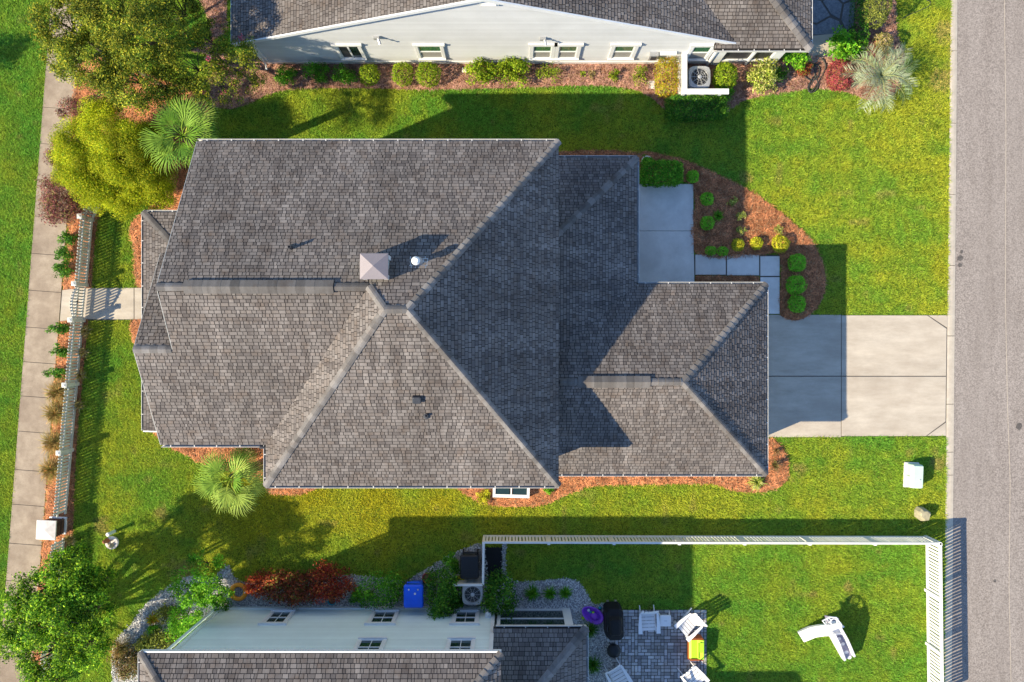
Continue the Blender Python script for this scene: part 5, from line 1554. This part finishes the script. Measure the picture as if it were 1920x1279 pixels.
def leaf_quads(P, out, size, cols, slim=0.5, up=0.5, clump_jit=None):
    n = len(P)
    nr = unit(out * 0.6 + np.array([0, 0, up]) + rng.normal(0, 0.55, (n, 3)))
    d = unit(np.cross(nr, rng.normal(0, 1, (n, 3))))
    s = np.cross(nr, d)
    L = (size * rng.uniform(0.7, 1.35, n))[:, None]
    w = L * slim
    fold = nr * L * 0.12
    V = np.stack([P - d * L * 0.5, P + s * w * 0.5 + fold, P + d * L * 0.5, P - s * w * 0.5 + fold], 1)
    return V.reshape(-1, 3), np.repeat(cols, 4, 0)
def sub_clumps(c, r, m, frac=0.42, flat=1.0, lo=-0.35):
    """m smaller clumps spread over an ellipsoid (r is a 3-vector)"""
    c = np.array(c, float); r = np.array(r, float)
    out = []
    i = 0
    while len(out) < m:
        v = unit(rng.normal(0, 1, (1, 3)))[0]
        if v[2] < lo: continue
        k = rng.uniform(0.55, 0.92)
        out.append((c + v * r * k, r * frac * rng.uniform(0.7, 1.25)))
    return out
def clump_leaves(clumps, per_m3, leaf, pal, slim=0.5, shell=0.55, maxn=30000, tone=0.35):
    VV, CC = [], []
    for c, r in clumps:
        vol = 4.19 * np.prod(r)
        n = int(max(10, min(4000, per_m3 * vol)))
        v = unit(rng.normal(0, 1, (n, 3)))
        k = rng.random(n) ** shell
        P = c + v * r * k[:, None]
        P[:, 2] = np.maximum(P[:, 2], 0.03)
        cols = pick(pal, n) * rng.uniform(1 - tone, 1 + tone)
        V, C = leaf_quads(P, v, leaf, cols, slim)
        VV.append(V); CC.append(C)
    return np.concatenate(VV), np.concatenate(CC)
def bark_tube(mb, pts, r, col=(0.12, 0.09, 0.065), n=7):
    mb.tube(pts, r, n, col)
def shrub(px_, py_, rx, ry, h, label, pal, name='shrub', cat='shrub', leaf=0.055, dens=1.0, slim=0.55, clip=False, group=None, m=None, ztop=None, round_=False):
    """rx, ry: half sizes in photograph pixels; h: height in metres"""
    zc = h * 0.55
    c = G(px_, py_, zc)
    k = S * (1 - zc / CAM_H) * (1.0 if clip else 1.1)
    r = np.array([rx * k, ry * k, h * 0.5])
    t = thing(name, label, cat, (c.x, c.y, 0), 0, group)
    cc = np.array([c.x, c.y, h * 0.5])
    area = 6.0 * max(r[0] * r[1], 0.5 * (r[0] + r[1]) * r[2])
    if clip:
        # sheared hedge: leaves on a rounded box
        n = int(area * 1500 * dens); ex = 2.0 if max(rx, ry) / min(rx, ry) < 1.35 else 4.5
        v = rng.uniform(-1, 1, (n, 3)); f = rng.integers(0, 6, n)
        ax = f % 3; sg = np.where(f < 3, 1.0, -1.0)
        ax = np.where((f == 5), 2, ax); sg = np.where(f == 5, 1.0, sg)
        v[np.arange(n), ax] = sg
        q = v / (np.abs(v) ** ex).sum(1, keepdims=True) ** (1 / ex)
        lump = vnoise(q[:, 0] * r[0] * 3 + c.x * 7, q[:, 1] * r[1] * 3 + q[:, 2] * 2 + c.y * 7, 0.33, 3)
        P = cc + q * r * (0.84 + 0.24 * lump + rng.normal(0, 0.05, n))[:, None]
        P[:, 2] = np.maximum(P[:, 2], 0.03)
        V, C = leaf_quads(P, q, leaf, pick(pal, n) * (0.75 + 0.5 * vnoise(P[:, 0], P[:, 1], 0.12, 8))[:, None], slim)
        core = sub_clumps(cc, r * 0.72, 5, 0.6)
        V2, C2 = clump_leaves(core, 300, leaf * 1.6, pal, slim)
        V = np.concatenate([V, V2]); C = np.concatenate([C, C2])
    else:
        m = m or int(np.clip(area * 14, 7, 40))
        cl = sub_clumps(cc, r, m, 0.36 if not round_ else 0.3) + [(cc - [0, 0, h * 0.08], r * 0.7)]
        vol = sum(4.19 * np.prod(q[1]) for q in cl)
        need = area * 1300 * dens * (0.055 / leaf) ** 1.2
        V, C = clump_leaves(cl, max(need / vol, 1500 * dens * (0.055 / leaf) ** 1.6), leaf, pal, slim)
    np_mesh('foliage', V, np.arange(len(V)).reshape(-1, 4), C, 'foliage', t)
    mb = MB()
    for i in range(4):
        a = random.uniform(0, 6.28); q = random.uniform(0.3, 0.7)
        bark_tube(mb, [(c.x, c.y, 0.0), (c.x + 0.35 * q * r[0] * math.cos(a), c.y + 0.35 * q * r[1] * math.sin(a), h * 0.3), (c.x + q * r[0] * math.cos(a), c.y + q * r[1] * math.sin(a), h * 0.62)], [0.02, 0.014, 0.006], n=5)
    mb.build('stem', 'bark', t, attr=True)
    return t
def tree(base, lobes, label, pal, name, leaf=0.08, per=500, slim=0.5, sub=14, frac=0.4, trunk_r=0.12, group=None, flowers=None, multi=1, lo=-0.3, tone=0.35, bark=(0.13, 0.10, 0.075)):
    """base: pixel of the foot; lobes: (px, py, z, radius px, radius z m)"""
    b = G(*base)
    t = thing(name, label, 'tree', (b.x, b.y, 0), 0, group)
    cl = []
    mb = MB()
    for (px_, py_, z, rp, rzz) in lobes:
        c = G(px_, py_, z); k = S * (1 - z / CAM_H)
        r = np.array([rp * k, rp * k, rzz])
        s = sub_clumps(np.array(c), r, sub, frac, lo=lo)
        cl += s
        j = random.uniform(-0.3, 0.3)
        fork = Vector((b.x * 0.75 + c.x * 0.25 + j * 0.4, b.y * 0.75 + c.y * 0.25 - j * 0.4, z * 0.4))
        start = Vector((b.x + random.uniform(-0.12, 0.12) * (multi > 1), b.y + random.uniform(-0.12, 0.12) * (multi > 1), 0))
        bark_tube(mb, [start, fork, Vector((*c.xy, z * 0.8)), c], [trunk_r, trunk_r * 0.7, trunk_r * 0.4, trunk_r * 0.2], bark)
        for (q, rr) in s[:9]:
            bark_tube(mb, [Vector((*c.xy, z * 0.82)), c.lerp(Vector(q), 0.5) + Vector((0, 0, -0.05)), Vector(q)], [trunk_r * 0.3, trunk_r * 0.18, 0.006], bark, 5)
    mb.build('trunk', 'bark', t, attr=True)
    V, C = clump_leaves(cl, per, leaf, pal, slim, tone=tone)
    np_mesh('crown', V, np.arange(len(V)).reshape(-1, 4), C, 'foliage', t)
    if flowers:
        fl = []
        for (px_, py_, z) in flowers:
            q = G(px_, py_, z); fl += [(np.array(q), np.array([0.12, 0.12, 0.1]))]
        V, C = clump_leaves(fl, 9000, 0.05, 'pinks', 0.8)
        np_mesh('blossom', V, np.arange(len(V)).reshape(-1, 4), C, 'foliage', t)
    return t
def fan_palm(px_, py_, zc, label, nf, rad, cols, trunk_r=0.14, seed=0):
    rnd = random.Random(seed)
    c = G(px_, py_, zc)
    t = thing('fan_palm', label, 'palm', (c.x, c.y, 0))
    mb = MB()
    n = 10
    mb.rings([[Vector((c.x + (trunk_r * (1.25 - 0.3 * min(1, z / zc))) * (1.08 if i % 2 else 0.94) * math.cos(a), c.y + (trunk_r * (1.25 - 0.3 * z / zc)) * (1.08 if i % 2 else 0.94) * math.sin(a), z)) for a in np.linspace(0, 2 * math.pi, n, endpoint=False)] for i, z in enumerate(np.linspace(0, zc - 0.1, 16))], True, True, (0.16, 0.115, 0.075))
    mb.build('trunk', 'bark', t, attr=True)
    for f in range(nf):
        az = f * 2.399963 + rnd.uniform(-0.2, 0.2)
        lift = rnd.uniform(-0.1, 0.9) if f > 3 else rnd.uniform(0.9, 1.35)
        Rr = rad * rnd.uniform(0.85, 1.1)
        fw = Vector((math.cos(az), math.sin(az), 0)); sd = Vector((-fw.y, fw.x, 0))
        L1 = Rr * (rnd.uniform(0.12, 0.3) if f % 3 == 0 else rnd.uniform(0.35, 0.62))
        p0 = c + Vector((0, 0, 0.05)); p1 = c + fw * L1 * 0.5 * math.cos(lift) + Vector((0, 0, L1 * 0.6 * math.sin(lift) + 0.08)); p2 = c + fw * L1 * math.cos(lift * 0.8) + Vector((0, 0, L1 * math.sin(lift) * 0.9))
        mb = MB()
        col = rnd.choice(cols)
        mb.tube([p0, p1, p2], [0.022, 0.018, 0.012], 5, (col[0] * 1.4, col[1] * 1.2, col[2]))
        tip = lift - 0.55
        f2 = (fw * math.cos(tip) + Vector((0, 0, math.sin(tip)))).normalized()
        n2 = sd.cross(f2).normalized(); n2 = n2 if n2.z > 0 else -n2
        K = 20; rw = rnd.uniform(100, 165)
        for i in range(K):
            ph = (i / (K - 1) - 0.5) * R(rw)
            Lf = Rr * 0.66 * (0.62 + 0.38 * math.cos(ph * 0.75)) * rnd.uniform(0.9, 1.08)
            d = f2 * math.cos(ph) + sd * math.sin(ph)
            st = p2 - f2 * 0.02 + f2 * 0.10 * max(0, math.cos(ph))
            w = d.cross(n2).normalized() * 0.02
            zig = n2 * (0.022 if i % 2 else -0.022) + n2 * 0.05 * abs(math.sin(ph))
            m1 = st + d * Lf * 0.42 + zig
            m2 = st + d * Lf * 0.8 + zig * 0.6 + Vector((0, 0, -0.05 * Lf))
            e_ = st + d * Lf + Vector((0, 0, -0.24 * Lf))
            g_ = rnd.uniform(0.8, 1.25); cc = tuple(q * g_ for q in col)
            mb.poly([st, m1 - w, m1 + w], cc); mb.poly([m1 - w, m2 - w * 0.45, m2 + w * 0.45, m1 + w], cc); mb.poly([m2 - w * 0.45, e_, m2 + w * 0.45], tuple(q * 1.25 for q in cc))
        mb.build('frond', 'foliage', t, attr=True)
    return t
def feather_palm(px_, py_, zc, label, nf, rad, cols, seed=0):
    rnd = random.Random(seed)
    c = G(px_, py_, zc)
    t = thing('feather_palm', label, 'palm', (c.x, c.y, 0))
    mb = MB(); mb.lathe((c.x, c.y, 0), [(0.24, 0), (0.2, zc * 0.5), (0.13, zc)], 12, (0.16, 0.12, 0.08)); mb.build('trunk', 'bark', t, attr=True)
    for f in range(nf):
        az = f * 2.399963 + rnd.uniform(-0.25, 0.25)
        lift = R(rnd.uniform(30, 75)); Lr = rad * rnd.uniform(0.7, 1.3)
        twist = rnd.uniform(-1.3, 1.3)
        P = []; p = c.copy(); a = lift
        K = 18
        for i in range(K + 1):
            P.append(p.copy())
            h_ = az + twist * (i / K) ** 2
            p = p + Vector((math.cos(h_) * math.cos(a), math.sin(h_) * math.cos(a), math.sin(a))) * (Lr * 1.25 / K)
            a -= (1.35 + lift * 0.5) / K
        mb = MB(); col = rnd.choice(cols)
        mb.tube(P, [0.018 * (1 - 0.8 * i / K) + 0.003 for i in range(K + 1)], 4, (0.36, 0.38, 0.16))
        for i in range(3, int(K * 2.2)):
            s_ = i / (K * 2.2) * K; j = min(int(s_), K - 1); q = P[j].lerp(P[j + 1], s_ - j)
            d = (P[j + 1] - P[j]).normalized()
            sd = d.cross(Vector((0, 0, 1))).normalized(); up_ = sd.cross(d).normalized()
            Ll = rad * 0.34 * math.sin(math.pi * min(1.0, 0.12 + 0.88 * (1 - s_ / K) ** 0.8 + 0.02)) ** 0.5 * rnd.uniform(0.85, 1.1) + 0.05
            for sg in (-1, 1):
                dd = (sd * sg * rnd.uniform(0.5, 1.0) + d * rnd.uniform(0.4, 0.9) + up_ * rnd.uniform(0.1, 0.7)).normalized()
                g_ = rnd.uniform(0.75, 1.25); cc = tuple(v * g_ for v in col)
                w = d * 0.009
                m_ = q + dd * Ll * 0.55; e_ = q + dd * Ll + Vector((0, 0, -0.12 * Ll))
                mb.poly([q - w * 0.5, m_ - w, m_ + w], cc); mb.poly([m_ - w, e_, m_ + w], cc)
        mb.build('frond', 'foliage', t, attr=True)
    return t
def tuft(px_, py_, rp, h, label, pal, name='ornamental_grass', cat='ornamental grass', n=420, group=None, wide=0.008, sx=1.0):
    c = G(px_, py_, h * 0.4); k = S
    t = thing(name, label, cat, (c.x, c.y, 0), 0, group)
    a = rng.uniform(0, 6.283, n); q = rng.random(n) ** 0.6; L = rp * k * rng.uniform(0.7, 1.25, n) * q
    d = np.stack([np.cos(a) * sx, np.sin(a), np.zeros(n)], 1); s = np.stack([-np.sin(a), np.cos(a), np.zeros(n)], 1)
    b = np.array([c.x, c.y, 0.02]) + d * 0.06 * rng.random((n, 1))
    hh = (h * rng.uniform(0.7, 1.15, n) * (1.1 - 0.5 * q))[:, None]
    w = wide * rng.uniform(0.7, 1.4, (n, 1))
    up_ = np.array([0, 0, 1.0])
    m1 = b + d * (L * 0.35)[:, None] + up_ * hh * 0.85; m2 = b + d * (L * 0.75)[:, None] + up_ * hh; e_ = b + d * L[:, None] * 1.1 + up_ * hh * 0.72
    V = np.stack([b - s * w, b + s * w, m1 + s * w, m1 - s * w, m1 - s * w, m1 + s * w, m2 + s * w * 0.8, m2 - s * w * 0.8, m2 - s * w * 0.8, m2 + s * w * 0.8, e_ + s * w * 0.1, e_ - s * w * 0.1], 1)
    C = np.repeat(pick(pal, n), 12, 0)
    np_mesh('blades', V.reshape(-1, 3), np.arange(n * 12).reshape(-1, 4), C, 'foliage', t)
    return t

# ---- trees
tree((215, 110), [(120, 45, 3.6, 62, 1.1), (210, 20, 4.6, 80, 1.2), (180, 110, 4.0, 75, 1.2), (285, 60, 4.9, 80, 1.2), (255, 145, 3.9, 72, 1.1), (120, 110, 2.8, 45, 0.8), (330, 10, 4.2, 55, 1.0), (150, -20, 3.9, 60, 1.0), (310, 160, 3.3, 50, 0.9), (230, 185, 2.4, 38, 0.6)],
     'tall olive green tree with loose crown in the top left corner', 'myrtle', 'garden_tree', 0.07, 2300, 0.5, 40, 0.24, 0.10, multi=4, lo=-0.1, tone=0.5)
tree((418, 120), [(360, 120, 3.6, 55, 0.9), (410, 160, 3.2, 50, 0.8), (455, 110, 3.2, 42, 0.8), (395, 75, 3.3, 45, 0.8), (470, 145, 2.6, 30, 0.6), (350, 185, 2.8, 40, 0.7)],
     'smaller green crape myrtle with pink blossoms beside the white house', 'myrtle', 'crape_myrtle', 0.065, 1900, 0.5, 24, 0.27, 0.06, multi=4, lo=-0.2,
     flowers=[(380, 172, 3.4), (419, 175, 3.1), (452, 70, 3.6), (390, 108, 4.2), (440, 155, 3.2), (342, 63, 4.0)])
tree((212, 300), [(150, 270, 1.9, 55, 0.9), (200, 245, 2.2, 58, 0.9), (180, 320, 2.1, 60, 1.0), (240, 290, 2.5, 62, 1.1), (230, 350, 1.8, 55, 0.9), (280, 330, 2.0, 50, 0.9), (285, 270, 2.0, 42, 0.8), (145, 310, 1.5, 45, 0.7), (190, 365, 1.3, 42, 0.6), (295, 365, 1.3, 38, 0.6)],
     'bushy yellow green tree with feathery foliage beside the fan palm', 'cypress', 'feathery_tree', 0.06, 4200, 0.3, 36, 0.34, 0.10, lo=-0.2, tone=0.4)
tree((118, 1165), [(75, 1110, 2.6, 55, 0.9), (140, 1090, 3.1, 58, 1.0), (175, 1140, 3.3, 60, 1.0), (110, 1165, 3.9, 62, 1.0), (55, 1175, 2.7, 52, 0.9), (160, 1205, 3.0, 55, 0.9), (90, 1230, 2.6, 55, 0.9), (40, 1130, 2.2, 38, 0.7), (140, 1050, 2.3, 40, 0.7), (95, 1275, 2.0, 45, 0.7), (20, 1200, 1.9, 35, 0.6), (190, 1090, 2.5, 36, 0.7)],
     'broad dark green tree in the bottom left corner over the sidewalk', 'oak', 'garden_tree', 0.085, 1600, 0.5, 36, 0.28, 0.11, lo=-0.15, tone=0.45)
tree((372, 1100), [(385, 1060, 1.7, 34, 0.6), (345, 1100, 1.6, 34, 0.6), (405, 1100, 2.0, 36, 0.7), (370, 1130, 1.8, 34, 0.6), (345, 1160, 1.3, 32, 0.5)],
     'small bright green tree beside the corner of the blue house', 'bright', 'small_tree', 0.075, 2000, 0.55, 22, 0.3, 0.05, multi=3)
tree((-190, 180), [(-325, 150, 3.0, 40, 0.8), (-320, 110, 3.0, 40, 0.8), (-345, 130, 2.8, 40, 0.7)], 'dark green tree beyond the left edge casting a shadow on the grass', 'oak', 'garden_tree', 0.11, 420, 0.5, 14, 0.38, 0.09)
# ---- palms
gcols = [(0.15, 0.30, 0.03), (0.23, 0.38, 0.05), (0.34, 0.45, 0.08), (0.10, 0.22, 0.03)]
fan_palm(345, 256, 3.7, 'green fan palm at the north west corner of the middle house', 17, 1.22, gcols, 0.15, 3)
fan_palm(434, 897, 2.2, 'green fan palm in the south west nook of the middle house', 16, 1.22, [(0.16, 0.32, 0.04), (0.26, 0.42, 0.06), (0.36, 0.48, 0.09)], 0.16, 8)
feather_palm(1650, 143, 0.7, 'silvery green feather palm at the corner of the north house bed', 26, 1.02, [(0.40, 0.47, 0.28), (0.46, 0.52, 0.34), (0.32, 0.43, 0.20)], 5)
# ---- shrubs of the north bed
NB = 'foundation shrubs along the white wall'
shrub(533, 141, 21, 20, 0.8, 'dark green shrub nearest the left end of the white wall', 'green', group=NB)
shrub(594, 136, 24, 20, 0.85, 'second green shrub from the left along the white wall', 'green', group=NB)
shrub(645, 139, 22, 20, 0.8, 'third green shrub from the left along the white wall', 'green', group=NB)
shrub(692, 140, 20, 20, 0.8, 'rounded yellow green shrub left of the pair under the second window', 'ygreen', group=NB, clip=True)
shrub(755, 138, 20, 22, 0.85, 'left one of two rounded yellow green shrubs under the second window', 'ygreen', group=NB, clip=True)
shrub(803, 139, 23, 23, 0.9, 'right one of two rounded yellow green shrubs under the second window', 'ygreen', group=NB, clip=True)
shrub(904, 136, 30, 26, 1.0, 'left half of the long leafy hedge under the white gable', 'ygreen', leaf=0.08, group=NB)
shrub(964, 134, 32, 26, 1.0, 'right half of the long leafy hedge under the white gable', 'ygreen', leaf=0.08, group=NB)
shrub(1028, 136, 24, 18, 0.6, 'thin sparse shrub under the double window', 'ygreen', group=NB, dens=0.35)
shrub(1110, 138, 10, 9, 0.3, 'small grey green sprig on the mulch under the fourth window', 'tan', group=NB, dens=0.4, m=5)
shrub(1092, 139, 6, 6, 0.25, 'tiny green sprig on the mulch under the double window', 'ygreen', group=NB, dens=0.5, m=5)
shrub(1200, 140, 17, 20, 0.5, 'thin sparse shrub left of the orange tinted hedge', 'ygreen', group=NB, dens=0.4)
shrub(1250, 144, 20, 34, 1.1, 'upright orange tinted clipped hedge left of the white board screen', 'amber', group=NB, clip=True)
shrub(1360, 143, 23, 26, 1.1, 'clipped green and gold bush right of the air conditioner', 'ygreen', group=NB, clip=True)
shrub(1362, 172, 18, 14, 0.5, 'low dark green shrub at the end of the white board screen', 'green', group=NB)
shrub(1430, 142, 30, 32, 1.0, 'pale yellow green leafy shrub in front of the screened porch', 'pale', leaf=0.12, slim=0.35, group=NB)
shrub(1462, 140, 14, 20, 0.5, 'dusky blue green shrub right of the pale leafy shrub', 'dark', leaf=0.09, slim=0.35, group=NB, dens=0.6)
shrub(1306, 202, 54, 21, 0.95, 'long low dark green clipped hedge below the white board screen', 'dark', name='hedge', cat='hedge', clip=True, dens=2.6, leaf=0.06)
shrub(1494, 106, 26, 20, 0.9, 'bright green shrub under the east eave of the white house', 'bright', leaf=0.09, group=NB)
shrub(1506, 130, 17, 14, 0.5, 'small reddish orange shrub beside the garden hose', 'darkred', leaf=0.07)
shrub(1588, 84, 33, 28, 1.0, 'large bright green leafy shrub beside the stone patio', 'bright', leaf=0.11)
shrub(1575, 140, 25, 30, 0.75, 'dense rosy red shrub left of the feather palm', 'rose', clip=True)
shrub(1637, 90, 16, 14, 0.7, 'small red shrub above the feather palm', 'rose')
shrub(1654, 82, 18, 20, 0.9, 'tan green shrub above the feather palm', 'tan', clip=True)
shrub(1641, 20, 25, 30, 1.5, 'tall clipped tan green bush at the top edge', 'olive', clip=True, leaf=0.05)
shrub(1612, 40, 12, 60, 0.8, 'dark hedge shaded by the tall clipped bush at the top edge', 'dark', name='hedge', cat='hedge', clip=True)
# ---- front bed
shrub(1213, 301, 13, 10, 0.8, 'leafy green plant in the pale pot by the front porch', 'green', name='potted_plant', cat='plant', m=6)
shrub(1240, 325, 38, 22, 0.9, 'wide green clipped shrub at the top of the concrete entry pad', 'green', clip=True, dens=2.2, leaf=0.06)
FB = 'small round shrubs of the front bed'
for px_, py_, r_, lab, pal in ((1299, 331, 11, 'small round green shrub nearest the wide clipped shrub', 'vivid'), (1326, 373, 11.5, 'small round green shrub right of the entry pad, upper of two', 'vivid'), (1326, 418, 12, 'small round green shrub right of the entry pad, lower of two', 'vivid'),
    (1384, 459, 11, 'left one of three round yellow shrubs', 'yellow'), (1419, 456, 11, 'middle one of three round yellow shrubs', 'yellow'), (1464, 457, 15, 'right and largest of three round yellow shrubs', 'yellow'),
    (1495, 493, 15.5, 'topmost of three round dark green shrubs beside the walkway', 'vivid'), (1493, 534, 17, 'middle of three round dark green shrubs beside the walkway', 'vivid'), (1495, 570, 15.5, 'lowest of three round dark green shrubs beside the driveway', 'vivid')):
    shrub(px_, py_, r_ * 1.08, r_ * 1.08, 0.5 if r_ > 13 else 0.38, lab, pal, group=FB, clip=True, leaf=0.045, dens=1.8)
shrub(1333, 470, 11, 9, 0.3, 'left one of two low green shrubs along the walkway edge', 'vivid', group=FB, clip=True, leaf=0.04, dens=1.6)
shrub(1355, 471, 11, 9, 0.3, 'right one of two low green shrubs along the walkway edge', 'vivid', group=FB, clip=True, leaf=0.04, dens=1.6)
tuft(1346, 405, 10, 0.3, 'spiky grey green tuft between the two small green shrubs', 'green', n=140)
for px_, py_, lab in ((1373, 380, 'thin sprig with dark base in the shaded mulch'), (1388, 404, 'yellowish sprig at the edge of the shadow, upper of two'), (1387, 431, 'yellowish sprig at the edge of the shadow, lower of two'), (1459, 430, 'small yellowish sprig above the largest yellow shrub')):
    shrub(px_, py_, 10, 10, 0.35, lab, 'pale', name='sprig', cat='plant', dens=0.6, m=5, leaf=0.05)
# ---- south side of the house
shrub(909, 930, 15, 17, 0.5, 'bright yellow shrub beside the white cold frame', 'yellow', leaf=0.05)
tuft(1418, 903, 18, 0.3, 'pale green strappy plant at the garage corner', 'pale', name='strappy_plant', cat='plant', n=160, wide=0.012)
tuft(1452, 872, 14, 0.5, 'dark twiggy plant in the straw right of the garage', 'brown', name='twiggy_plant', cat='plant', n=60)
tuft(1455, 845, 9, 0.35, 'small dark twiggy plant near the driveway edge', 'brown', name='twiggy_plant', cat='plant', n=40)
shrub(1030, 918, 14, 8, 0.3, 'low bright green plant under the south east eave', 'bright', m=6)
shrub(460, 850, 26, 14, 0.4, 'brown dry stump of clipped palm leaves above the south west palm', 'brown', name='dry_plant', cat='plant', leaf=0.13, slim=0.2)
# ---- along the sidewalk
shrub(118, 370, 46, 48, 1.5, 'large feathery burgundy shrub at the sidewalk beside the yellow green tree', 'burgundy', leaf=0.08, slim=0.3, dens=1.6)
shrub(108, 292, 22, 28, 1.0, 'smaller burgundy shrub at the sidewalk above the large one', 'burgundy', leaf=0.08, slim=0.3, dens=1.5)
shrub(132, 203, 28, 20, 1.0, 'burgundy shrub at the sidewalk below the olive tree', 'burgundy', leaf=0.08, slim=0.3, dens=1.5)
SB = 'small green shrubs between sidewalk and fence'
shrub(127, 447, 17, 16, 0.7, 'topmost small green shrub between sidewalk and picket fence', 'dark', group=SB, leaf=0.07)
shrub(122, 480, 16, 18, 0.8, 'second small green shrub from the top between sidewalk and picket fence', 'dark', group=SB, leaf=0.07)
shrub(119, 508, 20, 15, 0.7, 'third small green shrub between sidewalk and fence just above the gate', 'dark', group=SB, leaf=0.07)
shrub(112, 617, 21, 12, 0.7, 'small green shrub between sidewalk and fence just below the gate', 'dark', group=SB, leaf=0.07)
shrub(110, 658, 19, 12, 0.7, 'second small green shrub below the gate between sidewalk and fence', 'dark', group=SB, leaf=0.07)
shrub(104, 699, 22, 12, 0.7, 'third small green shrub below the gate between sidewalk and fence', 'dark', group=SB, leaf=0.07)
for py_, lab in ((735, 'topmost of four straw coloured grasses beside the fence'), (775, 'second of four straw coloured grasses beside the fence'), (830, 'third of four straw coloured grasses beside the fence'), (880, 'lowest of four straw coloured grasses beside the fence')):
    tuft(112 - (py_ - 735) * 0.08, py_, 27, 0.6, lab, 'straw', group='straw coloured grasses along the fence', n=520)
for px_, py_, lab in ((161, 622, 'topmost of three small tan plants on the house side of the fence'), (158, 661, 'middle of three small tan plants on the house side of the fence'), (152, 704, 'lowest of three small tan plants on the house side of the fence'), (150, 760, 'tan plant behind the fence beside the straw grasses'), (133, 1012, 'pale tan grass clump below the brick pillar')):
    tuft(px_, py_, 11, 0.35, lab, 'tan', name='tan_plant', cat='plant', n=130)
# ---- around the blue house
shrub(486, 1094, 30, 23, 0.9, 'bright red shrub beside the orange ring', 'red', leaf=0.07)
shrub(522, 1100, 32, 31, 1.0, 'dark red and olive shrub, second of the red row', 'darkred', leaf=0.08)
shrub(568, 1104, 34, 33, 1.0, 'olive and red shrub, third of the red row', 'darkred', leaf=0.08)
shrub(622, 1094, 40, 36, 1.2, 'tallest dark red shrub at the right end of the red row', 'red', leaf=0.08)
shrub(715, 1102, 44, 38, 1.2, 'thin leafy green shrub left of the blue cart', 'green', leaf=0.08, dens=0.6)
shrub(830, 1110, 28, 50, 1.7, 'tall green shrub between the blue cart and the vinyl screen', 'dark', leaf=0.09)
shrub(845, 1058, 18, 20, 0.9, 'green shrub left of the black trash cart', 'green', leaf=0.08)
shrub(862, 1088, 14, 8, 0.8, 'small bright yellow green shrub below the black trash cart', 'yellow', leaf=0.08)
shrub(856, 1135, 12, 24, 0.6, 'dark green shrub left of the lower air conditioner', 'dark', leaf=0.08)
shrub(938, 1115, 36, 38, 1.5, 'glossy dark green shrub at the corner of the screened porch', 'dark', leaf=0.11, slim=0.4)
shrub(358, 1192, 40, 30, 1.0, 'bright green shrub below the small tree at the blue house corner', 'bright', leaf=0.08)
shrub(300, 1212, 44, 26, 0.8, 'olive brown shrub beside the white gravel path', 'olive', leaf=0.08)
shrub(245, 1245, 34, 30, 0.6, 'brownish shrub at the lower end of the gravel path', 'brown', leaf=0.08)
shrub(290, 1180, 16, 12, 0.5, 'small green shrub on the gravel path', 'green')
tuft(288, 1160, 13, 0.4, 'amber strappy plant on the gravel path', 'amber', name='strappy_plant', cat='plant', n=150, wide=0.012)
tuft(228, 1215, 24, 0.5, 'pale straw grass clump at the gravel path', 'straw', n=260)
for px_, r_, lab in ((998, 15, 'largest of three grass tufts in the gravel border'), (1031, 13, 'middle of three grass tufts in the gravel border'), (1060, 12, 'right one of three grass tufts in the gravel border')):
    tuft(px_, 1111, r_, 0.35, lab, 'green', n=260, group='grass tufts in the gravel border')
tuft(1106, 1180, 16, 0.45, 'dark grass tuft at the corner of the low dark roof', 'dark', n=260)
tuft(1112, 1245, 18, 0.45, 'dark grass tuft at the bottom beside the low dark roof', 'dark', n=260)
shrub(312, 1150, 24, 18, 0.6, 'olive green shrub right of the bend in the gravel path', 'olive', leaf=0.07)
shrub(268, 1205, 20, 16, 0.5, 'small olive shrub spilling over the gravel path', 'olive', leaf=0.06)
shrub(410, 1130, 22, 18, 0.8, 'green shrub right at the corner of the blue house', 'green', leaf=0.07)
shrub(675, 1120, 20, 16, 0.6, 'small green shrub between the red row and the thin leafy shrub', 'green', leaf=0.07)
shrub(1150, 140, 14, 11, 0.4, 'small yellow green shrub under the fourth window of the white house', 'ygreen', group=NB, dens=0.7)
